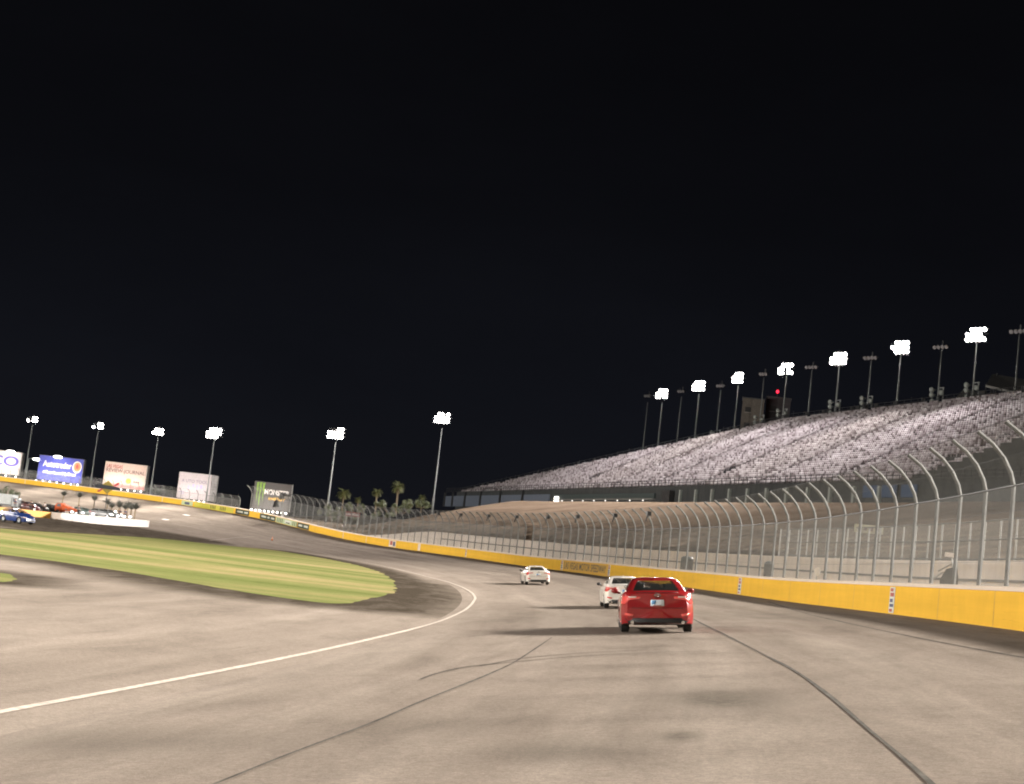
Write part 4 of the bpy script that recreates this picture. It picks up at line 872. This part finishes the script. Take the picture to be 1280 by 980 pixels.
# orange flatbed truck
P = place(83, 4.5); o = thing('orange_truck', P, 'orange flatbed truck parked behind the white pit wall', 'truck', Matrix.Rotation(R(-12), 4, 'Z') @ Matrix.Scale(.82, 4))
MB().prism([(-2.2, -.9, .5), (-2.3, -.9, 1.5), (-1.9, -.9, 2.15), (-.9, -.9, 2.2), (-.75, -.9, .5)], (0, 1.8, 0)).build('cab', M_PORANGE, o)
MB().prism([(-1.9, -.93, 1.45), (-1.75, -.93, 2.02), (-1.05, -.93, 2.05), (-1.0, -.93, 1.45)], (0, .02, 0)).build('cab_window', M_BLACK, o)
MB().prism([(-.7, -.95, .75), (-.7, -.95, 2.0), (2.4, -.95, 1.25), (2.4, -.95, .75)], (0, 1.9, 0)).build('sloping_bed', M_PORANGE, o)
for x in (-1.6, 1.4):
    for y in (-.8, .8): MB().tube([(x, y - .12, .42), (x, y + .12, .42)], .42, 16).build('wheel', M_TYRE, o)
for x in (.3, 1.5): MB().box((x, -.96, 1.05), (.5, .03, .25)).build('side_marking', M_TDK, o)
# grey box truck at the left edge
P = place(6, 9); o = thing('box_truck', P, 'grey box truck at the left frame edge behind the yellow pit wall', 'truck', Matrix.Rotation(R(-14), 4, 'Z') @ Matrix.Scale(.86, 4))
MB().box((-.6, 0, 1.75), (4.6, 2.2, 1.9)).build('cargo_box', plain('grey_truck_box', (.22, .235, .23), .5, var=.2), o); MB().prism([(1.75, -1, .5), (1.75, -1, 2.2), (2.5, -1, 2.1), (3.1, -1, 1.4), (3.2, -1, .5)], (0, 2, 0)).build('cab', M_PGREY, o)
MB().prism([(1.95, -1.02, 1.4), (1.95, -1.02, 2.0), (2.45, -1.02, 1.95), (2.85, -1.02, 1.4)], (0, .02, 0)).build('cab_window', M_BLACK, o); MB().box((0, 0, .65), (5.4, 1.9, .3)).build('chassis', M_BLACK, o)
for x in (-1.8, 2.3):
    for y in (-.85, .85): MB().tube([(x, y - .13, .44), (x, y + .13, .44)], .44, 16).build('wheel', M_TYRE, o)

# ------------------------------------------------------------------ people behind the pit wall
def person(P, facing, label, shirt, trousers, hair, arms=(18, -14)):
    o = thing('person', P, label, 'person', Matrix.Rotation(facing, 4, 'Z'), 'people behind the pit wall')
    J = [((0, 0, .95), .135), ((0, .01, 1.15), .125), ((0, .0, 1.38), .15), ((0, 0, 1.49), .06), ((0, .01, 1.58), .065)]
    E_ = [(0, 1), (1, 2), (2, 3), (3, 4)]; tr = []
    for s, a in ((-1, arms[0]), (1, arms[1])):
        b_ = len(J); sn = abs(math.sin(R(a))); J += [((s * .19, 0, 1.41), .062), ((s * (.22 + .10 * sn), -.02 + a * .002, 1.14), .046), ((s * (.23 + .12 * sn), -.10 - abs(a) * .004, .90), .034)]; E_ += [(2, b_), (b_, b_ + 1), (b_ + 1, b_ + 2)]
        b_ = len(J); J += [((s * .10, 0, .88), .095), ((s * .11, -.02, .50), .065), ((s * .12, .02, .08), .045), ((s * .125, -.13, .035), .04)]; E_ += [(0, b_), (b_, b_ + 1), (b_ + 1, b_ + 2), (b_ + 2, b_ + 3)]
    def skin(name, sel, grow, mat, parent=o, zcut=None):
        idx = sorted(set(i for e in sel for i in e)); mp = {q: k for k, q in enumerate(idx)}
        me = bpy.data.meshes.new(name); me.from_pydata([J[i][0] for i in idx], [(mp[a], mp[b2]) for a, b2 in sel], []); ob = bpy.data.objects.new(name, me); COL.objects.link(ob)
        md = ob.modifiers.new('skin', 'SKIN')
        for k, i in enumerate(idx): me.skin_vertices[0].data[k].radius = (J[i][1] * grow,) * 2
        me.skin_vertices[0].data[0].use_root = True; ob.modifiers.new('sub', 'SUBSURF').levels = 1; ob.modifiers['sub'].render_levels = 1
        dg = bpy.context.evaluated_depsgraph_get(); m2 = bpy.data.meshes.new_from_object(ob.evaluated_get(dg)); bpy.data.objects.remove(ob); m2.name = name; m2.materials.clear(); m2.materials.append(mat); m2.shade_smooth()
        r_ = bpy.data.objects.new(name, m2); COL.objects.link(r_); r_.parent = parent; return r_
    bd = skin('body', E_, 1., M_SKIN)
    skin('shirt', [(0, 1), (1, 2), (2, 5), (5, 6), (2, 12), (12, 13)], 1.16, shirt); skin('trousers', [(0, 8), (8, 9), (9, 10), (0, 15), (15, 16), (16, 17)], 1.18, trousers)
    h = MB().ell((0, -.01, 1.66), (.078, .095, .118), 14, 10).ell((0, -.105, 1.645), (.016, .022, .022), 8, 6)
    for s in (-1, 1): h.ell((s * .079, .0, 1.65), (.012, .022, .032), 8, 6)
    h.build('head', M_SKIN, o, True); MB().ell((0, .02, 1.69), (.086, .097, .105), 14, 8).build('hair', hair, o, True)
    for s in (-1, 1): MB().ell((s * .03, -.094, 1.672), (.011, .006, .007), 6, 4).build('eye', M_INK, o)
    MB().box((0, -.098, 1.605), (.04, .012, .008)).build('mouth', M_TRED, o)
    return o
M_SKIN = plain('skin', (.42, .24, .16), .6)
c_w, c_d, c_n, c_k = col_m('white_cloth', (.72, .66, .62)), col_m('dark_cloth', (.025, .024, .03)), col_m('navy_cloth', (.03, .035, .08)), col_m('grey_cloth', (.12, .12, .13))
def per(px, dD, lab, sh, tr, **k): P = place(px, dD); person(P, math.atan2(P[0], -P[1]) + k.pop('turn', 0), lab, sh, tr, c_d, **k)
per(54.5, 1.6, 'person in a white shirt standing behind the yellow pit wall', c_w, c_d)
per(37, 1.4, 'person in dark clothes standing in front of the dark red car', c_d, c_d)
per(17.5, 1.6, 'person in a navy shirt standing beside the grey box truck', c_n, c_k, turn=.6)
per(98, 2.5, 'person in grey clothes standing behind the white pit wall, left of the sign pole', c_k, c_d, turn=-.5); per(150, 2, 'person in dark clothes under the palm cluster behind the white pit wall', c_d, c_d)
per(157, 2.5, 'person in a navy shirt under the palm cluster behind the white pit wall', c_n, c_d, turn=.7)
# lit ground lamps on the pit wall
gl = None
for k, (px, lab) in enumerate([(88, 'white work lamp glowing on the pit wall below the orange truck'), (101.5, 'white work lamp glowing on the pit wall right of the orange truck'), (114.5, 'white work lamp glowing on the pit wall below the sign pole'),
                               (146.5, 'white work lamp glowing left of the two standing people'), (154, 'white work lamp glowing between the two standing people'), (161.5, 'white work lamp glowing at the foot of the palm cluster')]):
    P = pw_at(px) + np.array([0, .35, 1.05]); o = thing('work_lamp', P, lab, 'lamp', None, 'work lamps along the pit wall')
    MB().tube([(0, 0, -.02), (0, 0, .18)], .05, 6).build('stand', M_DKSTEEL, o); MB().box((0, 0, .36), (.62, .16, .36)).build('housing', M_DKSTEEL, o); MB().ell((0, -.1, .36), (.28, .08, .16), 10, 6).build('lens', glow('work_lamp_lens', (1., .97, .93), 1.5), o)

# ------------------------------------------------------------------ palms, hedge, bush
M_FROND = plain('green_frond', (.115, .125, .035), .7, var=.35, scale=2.); M_DRYF = plain('dry_frond', (.17, .12, .06), .8, var=.3); M_TRUNK = plain('palm_trunk', (.20, .155, .10), .9, var=.3, scale=4.); M_DFR = plain('tied_frond', (.10, .105, .09), .8, var=.35, scale=2.)
def frond(mb, base, a, elev, length, width, droop, seg=7, leaflets=True):
    d = np.array([math.cos(a), math.sin(a), 0]); p = np.array(base, float); e = elev; pts = [p.copy()]
    for i in range(seg): p = p + (d * math.cos(e) + np.array([0, 0, math.sin(e)])) * length / seg; e -= droop / seg; pts.append(p.copy())
    sd = np.array([-d[1], d[0], 0])
    if not leaflets:
        vs = []; 
        for i, q in enumerate(pts): w = width * (1 - (i / seg) ** 2) * (.35 + .65 * min(1, i / 2)); vs += [q - sd * w, q + sd * w]
        mb.add(vs, [(2 * i, 2 * i + 1, 2 * i + 3, 2 * i + 2) for i in range(seg)]); return
    for i in range(1, seg + 1):
        for k in range(3):
            q = pts[i - 1] + (pts[i] - pts[i - 1]) * k / 3; u = (i - 1 + k / 3) / seg; l = width * (1.1 - .7 * abs(u - .45)) * rng.uniform(.75, 1.15); t = (pts[i] - pts[i - 1]) / (length / seg)
            for s in (-1, 1):
                tip = q + sd * s * l + t * l * .55 + np.array([0, 0, -l * rng.uniform(.15, .55)]); mb.add([q - t * .03 * length / 2, q + t * .035 * length / 2, tip], [(0, 1, 2)])
def palm(P, h, cr, label, group, mat=M_FROND, tied=False, name='palm_tree', cat='palm tree', n=34):
    o = thing(name, P, label, cat, None, group); lean = rng.normal(0, .04, 2); top = np.array([lean[0] * h, lean[1] * h, h])
    tr = MB().tube([(0, 0, -.3), (0, 0, h * .1), tuple(top * .5), tuple(top)], [h * .052, h * .040, h * .034, h * .032] if not tied else [.14, .12, .11, .11], 9).build('trunk', M_TRUNK, o, True)
    mb = MB()
    if tied:
        for i in range(n * 2): frond(mb, top + np.array([0, 0, -.25]), i * 2.399, R(rng.uniform(38, 88)), cr * rng.uniform(.8, 1.35), .30, R(rng.uniform(10, 50)), 5)
    else:
        for i in range(n):
            q = i / n; frond(mb, top, i * 2.399 + rng.normal(0, .15), R(78 - 105 * q + rng.normal(0, 6)), cr * rng.uniform(.8, 1.12), cr * .27, R(rng.uniform(55, 100)), 6)
        dm = MB()
        for i in range(14): frond(dm, top - np.array([0, 0, cr * .1]), i * 2.399, R(-45 + rng.normal(0, 10)), cr * .7, cr * .13, R(30), 4)
        dm.build('dry_skirt', M_DRYF, o, recalc=False)
    mb.build('crown', mat, o, recalc=False); return o
for (px, pyc, pyb, D, cr, lab) in [(430, 617, 634, 318, 1.7, 'leftmost palm tree, bushy and beside the bend light pole'), (448.5, 625, 636, 330, 1.05, 'smallest palm of the row, right of the bushy leftmost palm'), (472, 616, 638, 315, 1.35, 'slim palm tree in the middle of the row above the hedge'),
                              (498.5, 609.5, 636, 308, 1.7, 'tallest palm tree with leaning fronds in the row above the hedge'), (528, 622, 634, 335, 1.0, 'small palm tree just left of the tall light pole at the dirt bank')]:
    T = at(px, pyc, D); Bm = at(px - (pyb - pyc) * .114, pyb + 6, D); hh = T[2] - Bm[2]
    palm((T[0], T[1], Bm[2]), hh, cr, lab, 'palms beyond the bend')
for i, (px, pyc, dD, cr, lab) in enumerate([(79, 616, 16, .85, 'faint pit palm standing alone above the orange truck'), (100.5, 618, 13, .95, 'bushy topped pit palm right of the orange truck'), (119.5, 622, 11, .9, 'pit palm beside the diamond sign pole'), (135, 626.5, 11, .95, 'pit palm just right of the diamond sign pole'),
                                  (140.5, 631, 10, .8, 'short pit palm second right of the diamond sign pole'), (149.5, 630, 11, 1.15, 'tall pit palm with the largest crown at the middle of the row'), (156.5, 632.5, 12, .85, 'short pale pit palm right of the largest one'), (160.5, 630.5, 9, 1.05, 'pit palm third from the right end of the row'), (165, 633, 8, .9, 'pit palm second from the right end of the row'), (170, 632.5, 6, 1.05, 'pit palm at the right end of the row')]):
    Bp = place(px, dD); D = float(Bp @ fwd); T = at(px, pyc, D); palm((T[0], T[1], Bp[2]), T[2] - Bp[2] - cr * .3, cr, lab, 'small palms behind the white pit wall', M_DFR, True, 'pit_palm', 'palm tree', 24)
M_LEAF = plain('hedge_leaf', (.085, .10, .04), .7, var=.4, scale=1.2); M_TWIG = plain('twig_wood', (.14, .10, .07), .9)
def leaf_mass(name, P, label, cat, size, n, leaf, mat, group=None):
    o = thing(name, P, label, cat, None, group); mb = MB()
    cl = [(rng.uniform(-1, 1) * size[0], rng.uniform(-1, 1) * size[1], rng.uniform(.1, .85) * size[2], rng.uniform(.5, 1.)) for _ in range(max(6, n // 90))]
    for i in range(n):
        c = cl[rng.integers(len(cl))]; q = rng.normal(0, 1, 3); q /= np.linalg.norm(q); rr_ = rng.random() ** .4 * .42 * min(size[2], 1.6) * c[3]; p = np.array(c[:3]) + q * rr_; p[2] = max(.02, p[2])
        a = rng.normal(0, 1, 3); a /= np.linalg.norm(a); b_ = np.cross(a, q); b_ /= np.linalg.norm(b_) + 1e-9; l = leaf * rng.uniform(.6, 1.3); mb.add([p - b_ * l * .35, p + a * l, p + b_ * l * .35, p - a * l * .6], [(0, 1, 2, 3)])
    mb.build('foliage', mat, o, recalc=False); tm = MB()
    for c in cl[:10]: tm.tube([(c[0] * .6, c[1] * .6, -.1), (c[0], c[1], c[2])], [.06, .03], 5)
    tm.build('branches', M_TWIG, o); return o
for px, pyb, D, w, h, lab in ((423, 652, 268, 3.4, 2.9, 'shrub clump left of the red sign behind the bend fence'), (462, 648, 275, 4.2, 2.6, 'shrub clump right of the red sign behind the bend fence'), (493, 641, 290, 3.6, 2.2, 'shrub clump below the tallest palm'), (520, 634, 300, 3.0, 1.5, 'low shrub clump at the top of the dirt bank edge left of the tall pole')):
    P = at(px, pyb, D); leaf_mass('shrub', P, lab, 'shrub', (w, 1.4, h), 1600, .22, M_LEAF, 'shrubs beyond the bend fence')
P = place(9, 13); leaf_mass('bush', P + np.array([0, 0, 1.2]), 'grey green bush rising behind the box truck at the left edge', 'bush', (1.6, 1.0, 2.3), 1300, .22, plain('grey_leaf', (.12, .135, .085), .8, var=.35), None)
# red sign by the hedge
P = at(441, 643, 262); v = -P[:2] / np.linalg.norm(P[:2]); o = thing('red_sign', (P[0], P[1], P[2] - 2.6), 'small dark red sign with white lettering on the bend fence by the shrubs', 'sign', Matrix.Rotation(math.atan2(v[0], -v[1]), 4, 'Z'))
fb = MB().box((0, 0, 2.6), (2.5, .08, .82)).build('sign_face', col_m('dark_red_sign', (.16, .035, .03)), o); V, Fc = text_mesh('LAS VEGAS', 2.1, .40); MB().add([(x - 1.05, -.06, 2.4 + y) for x, y in V], Fc).build('lettering', M_TWH, fb, recalc=False)
for x in (-1.0, 1.0): MB().tube([(x, .08, 0), (x, .08, 2.5)], .06, 6).build('post', M_GALV, o)

# ------------------------------------------------------------------ diamond sign, camera crane, cone, tower, canopy, small fence items
Bp = place(130, 7); D = float(Bp @ fwd); T = at(134.5, 609, D); o = thing('diamond_sign', (T[0], T[1], Bp[2]), 'yellow diamond sign with a long dark bar on tall thin posts behind the pit wall', 'sign', Matrix.Rotation(math.atan2(-T[0] / np.linalg.norm(T[:2]), T[1] / np.linalg.norm(T[:2])), 4, 'Z'))
hz = T[2] - Bp[2]; MB().tube([(.1, .1, 0), (.1, .1, hz - .7)], .055, 6).build('post', M_DKSTEEL, o); MB().tube([(-1.75, .1, 0), (-1.75, .1, hz - 1.6)], .045, 6).build('post', M_DKSTEEL, o); MB().tube([(-1.75, .1, hz - 2.4), (.1, .1, hz - 2.4)], .03, 6).build('cross_rail', M_DKSTEEL, o)
MB().prism([(-1.35, 0, hz), (0, 0, hz - 1.15), (1.35, 0, hz), (0, 0, hz + 1.15)], (0, .08, 0)).build('diamond_board', col_m('mustard_board', (.26, .20, .03)), o)
MB().prism([(-2.2, -.25, hz + .1), (-1.9, -.25, hz - .28), (1.6, -.25, hz - .38), (2.15, -.25, hz - .2), (2.1, -.25, hz + .1), (1.3, -.25, hz + .26), (-1.7, -.25, hz + .36)], (0, .09, 0)).build('dark_bar', col_m('dark_blue_bar', (.022, .026, .033)), o)
MB().prism([(.9, -.02, hz + .42), (1.5, -.02, hz + .95), (1.9, -.02, hz + 1.02), (1.75, -.02, hz + .6), (1.2, -.02, hz + .3)], (0, .06, 0)).build('red_tip', M_TRED, o); MB().prism([(-.7, -.02, hz - .4), (-1.2, -.02, hz - .9), (-1.6, -.02, hz - 1.0), (-1.5, -.02, hz - .72), (-1.0, -.02, hz - .3)], (0, .06, 0)).build('red_tip', M_TRED, o)
T = at(347, 628, 262); rr, tt = pol(T[0], T[1]); v = -T[:2] / np.linalg.norm(T[:2]); gz_ = float(H(T[0], T[1])); o = thing('camera_crane', (T[0], T[1], gz_), 'dark camera crane with an angled arm in front of the dark billboard', 'crane', Matrix.Rotation(math.atan2(v[0], -v[1]), 4, 'Z'))
hz = T[2] - gz_
MB().tube([(1.7, 0, 0), (.1, 0, hz - .1)], .09, 6).build('boom', M_DKSTEEL, o); MB().prism([(-.75, -.3, hz - .9), (-.55, -.3, hz + .2), (-.1, -.3, hz + .5), (.25, -.3, hz + .2), (.3, -.3, hz - .75)], (0, .6, 0)).build('cab_box', M_BLACK, o)
MB().prism([(.15, -.1, hz + .5), (.3, -.1, hz + 1.75), (2.0, -.1, hz + 1.55), (2.1, -.1, hz + 1.2), (1.0, -.1, hz + .8)], (0, .2, 0)).build('arm', M_BLACK, o); MB().box((1.5, -.22, hz + 1.0), (1.1, .1, .35)).build('camera_head', M_BSIDE, o)
q = hit(340, 675.8); o = thing('traffic_cone', (q[0], q[1], q[2] + .01), 'orange traffic cone standing on the track near the pit exit line', 'traffic cone', Matrix.Scale(.75, 4))
MB().box((0, 0, .03), (.42, .42, .06)).build('base', M_BLACK, o); cn = MB().tube([(0, 0, .06), (0, 0, .72)], [.16, .035], 14).build('cone', col_m('cone_orange', (.75, .2, .04)), o, True); MB().tube([(0, 0, .36), (0, 0, .5)], [.107, .076], 14).build('white_band', M_WHITE, cn, True)
# tower behind the stand, with the red beacon
def tower(px0, px1, pyt, D, dep, label, mat, name='tower'):
    a = at(px0, pyt, D); b_ = at(px1, pyt, D); w = np.linalg.norm((b_ - a)[:2]); o = thing(name, ((a[0] + b_[0]) / 2, (a[1] + b_[1]) / 2 + dep / 2, 20), label, 'tower', Matrix.Rotation(R(-9), 4, 'Z')); h = (a[2] + b_[2]) / 2 - 20
    MB().box((0, 0, h / 2), (w, dep, h)).build('walls', mat, o); MB().box((0, 0, h + .12), (w + .3, dep + .3, .24)).build('roof', M_DKSTEEL, o)
    for z in np.arange(h - 2.4, h - 9, -3.4):
        for x in (-w * .22,): 
            f = MB().box((x, -dep / 2 - .03, z), (w * .26, .07, 1.1)).build('window', M_BLACK, o); MB().box((x, -dep / 2 - .08, z - .6), (w * .3, .12, .1)).build('sill', M_BSIDE, f)
    return o, h
M_TW = plain('beige_tower_panel', (.12, .105, .09), .8, var=.2); M_TW2 = plain('dark_tower_panel', (.055, .05, .055), .8, var=.2)
tower(931, 958, 499, 332, 5, 'beige tower block rising behind the grandstand rim', M_TW)
o, h = tower(961, 991, 498, 335, 5, 'dark tower block with a red beacon behind the grandstand rim', M_TW2)
T = at(972, 489.5, 333); c0 = np.array(o.location); lx = o.matrix_world.inverted() @ Vector(tuple(T))
MB().tube([(lx.x, lx.y, h), (lx.x, lx.y, lx.z - .2)], .06, 6).build('mast', M_DKSTEEL, o); MB().ell((lx.x, lx.y, lx.z), (.30, .30, .36), 10, 8).build('red_beacon', M_RED, o)
def canopy(pxs, D, label, th=.35, hpost=6.):
    pts = [at(x, y, d) for (x, y, d) in pxs]; c = np.mean(pts, 0); o = thing('canopy_roof', (c[0], c[1], c[2] - hpost), label, 'roof canopy'); z0 = np.array([c[0], c[1], c[2] - hpost])
    MB().prism([p - z0 for p in pts], (0, 0, -th)).build('roof_panel', plain('dull_roof_sheet', (.5, .5, .48), .7, var=.2), o)
    for p in pts[:4]: q = p - z0; q = q * np.array([.8, .8, 1]); MB().tube([(q[0], q[1], 0), (q[0], q[1], q[2] - .1)], .15, 6).build('post', M_DKSTEEL, o)
canopy([(1232, 481, 236), (1241, 467, 250), (1300, 478, 250), (1300, 497, 236)], 240, 'large slanted grey canopy roof behind the right end of the grandstand')
canopy([(1195, 497, 238), (1203, 487.5, 250), (1216, 489, 250), (1242, 500, 238)], 240, 'small grey canopy roof behind the grandstand left of the large one')
# things on the service road behind the catch fence
def svc(px, r, h, label, kind):
    t = wth(px); P = car2(r, t); d = ray(px, 710); k = None
    tt = np.arange(30, 200, .1); X = d[None] * tt[:, None]; rr2, _ = pol(X[:, 0], X[:, 1]); k = np.argmax(rr2 > r); P = X[k]; P[2] = float(H(P[0], P[1]));
    v = -P[:2] / np.linalg.norm(P[:2]); return P, Matrix.Rotation(math.atan2(v[0], -v[1]), 4, 'Z')
for px, r, h, w, lab in ((858, 402.2, 2.4, .9, 'dark green portable cabinet behind the fence, left one of the two'), (961, 402.2, 2.3, .55, 'dark green portable cabinet behind the fence, right one of the two')):
    P, Mt = svc(px, r, h, lab, ''); o = thing('equipment_cabinet', P, lab, 'cabinet', Mt, 'cabinets behind the catch fence'); h = h * .72
    m = MB().box((0, 0, h / 2), (w, .7, h)).build('cabinet_body', plain('dark_green_cabinet', (.03, .04, .038), .6), o); MB().ell((0, 0, h), (w / 2, .36, .18), 14, 8).build('rounded_top', plain('dark_green_cabinet_top', (.035, .045, .043), .6), o); MB().box((0, -.36, h * .5), (w * .8, .03, h * .8)).build('door', M_DKSTEEL, o)
P, Mt = svc(1187, 402.6, 1.5, '', ''); o = thing('covered_mower', P, 'dark covered machine with light handles on the road behind the right part of the fence', 'machine', Mt)
MB().prism([(-.30, -.3, .1), (-.32, -.3, 1.2), (-.12, -.3, 1.62), (.26, -.3, 1.75), (.34, -.3, 1.3), (.3, -.3, .1)], (0, .6, 0)).build('cover', plain('dark_tarp', (.05, .05, .048), .8, var=.3), o); MB().tube([(-.2, -.32, 1.5), (-.62, -.32, 1.15)], .03, 6).tube([(.1, -.32, 1.85), (-.4, -.32, 1.5)], .03, 6).build('handle', M_GALV, o); MB().box((.0, -.25, 2.15), (.42, .2, .16)).build('light_box', M_PWW, o); MB().tube([(.1, -.2, 1.7), (.05, -.2, 2.1)], .025, 6).build('stalk', M_GALV, o)
for x in (-.2, .2): MB().tube([(x, -.28, .16), (x, -.14, .16)], .16, 12).build('wheel', M_TYRE, o)
P, Mt = svc(1022, 404, 1.0, '', ''); T = at(1022, 714.5, float(P @ fwd)); o = thing('marker_sign', P, 'small white oval marker on a thin post in front of the pale retaining wall', 'sign', Mt); hz = max(.6, T[2] - P[2])
MB().tube([(0, 0, 0), (0, 0, hz)], .03, 6).build('post', M_GALV, o); MB().ell((0, -.03, hz), (.17, .03, .24), 12, 8).build('oval_face', M_WHITE, o)
d = ray(1086, 661.5); tt = np.arange(40, 220, .1); X = d[None] * tt[:, None]; k = np.argmax(pol(X[:, 0], X[:, 1])[0] > 409.3); P = X[k]; v = -P[:2] / np.linalg.norm(P[:2]); gz_ = float(H(P[0], P[1]))
o = thing('cream_sign', (P[0], P[1], gz_), 'cream lettered sign on posts seen through the right part of the catch fence', 'sign', Matrix.Rotation(math.atan2(v[0], -v[1]), 4, 'Z')); hz = P[2] - gz_
fb = MB().box((0, 0, hz), (1.75, .06, .5)).build('sign_face', col_m('cream_board', (.40, .38, .27)), o); 
for x in (-.55, -.2, .15, .5): MB().box((x, -.05, hz), (.2, .03, .22)).build('lettering', M_TDK, fb)
for x in (-.7, .7): MB().tube([(x, .06, -.2), (x, .06, hz)], .05, 6).build('post', M_GALV, o)
# dark drain openings in the face of the dirt bank
# ------------------------------------------------------------------ sky, render settings
w = bpy.data.worlds.new('World'); scene.world = w; w.use_nodes = True; nt = w.node_tree; bg = nt.nodes['Background']
tc = N(nt, 'ShaderNodeTexCoord'); sp = N(nt, 'ShaderNodeSeparateXYZ'); nt.links.new(tc.outputs['Generated'], sp.inputs[0])
cl = noise(nt, mapped(nt, tc.outputs['Generated'], (2, 2, 5)), 1.6, 5, .6)
base = ramp(nt, sp.outputs[2], [(0., (.0072, .0078, .0105)), (.10, (.0058, .0064, .0092)), (.22, (.0034, .0036, .0050)), (.45, (.0022, .0022, .0028))])
nt.links.new(mix(nt, .5, base, ramp(nt, cl, [(.3, .75), (.7, 1.25)]), 'MULTIPLY'), bg.inputs[0]); bg.inputs[1].default_value = .36
scene.view_settings.view_transform = 'Standard'; scene.view_settings.look = 'None'; scene.view_settings.gamma = 1; scene.view_settings.exposure = 1.36
cy = scene.cycles; cy.use_denoising = True; cy.max_bounces = 5; cy.diffuse_bounces = 2; cy.glossy_bounces = 3; cy.transparent_max_bounces = 24; cy.transmission_bounces = 3
cy.sample_clamp_indirect = 4; cy.pixel_filter_type = 'GAUSSIAN'; cy.filter_width = 2.2; cy.use_light_tree = True; cy.caustics_reflective = False; cy.caustics_refractive = False
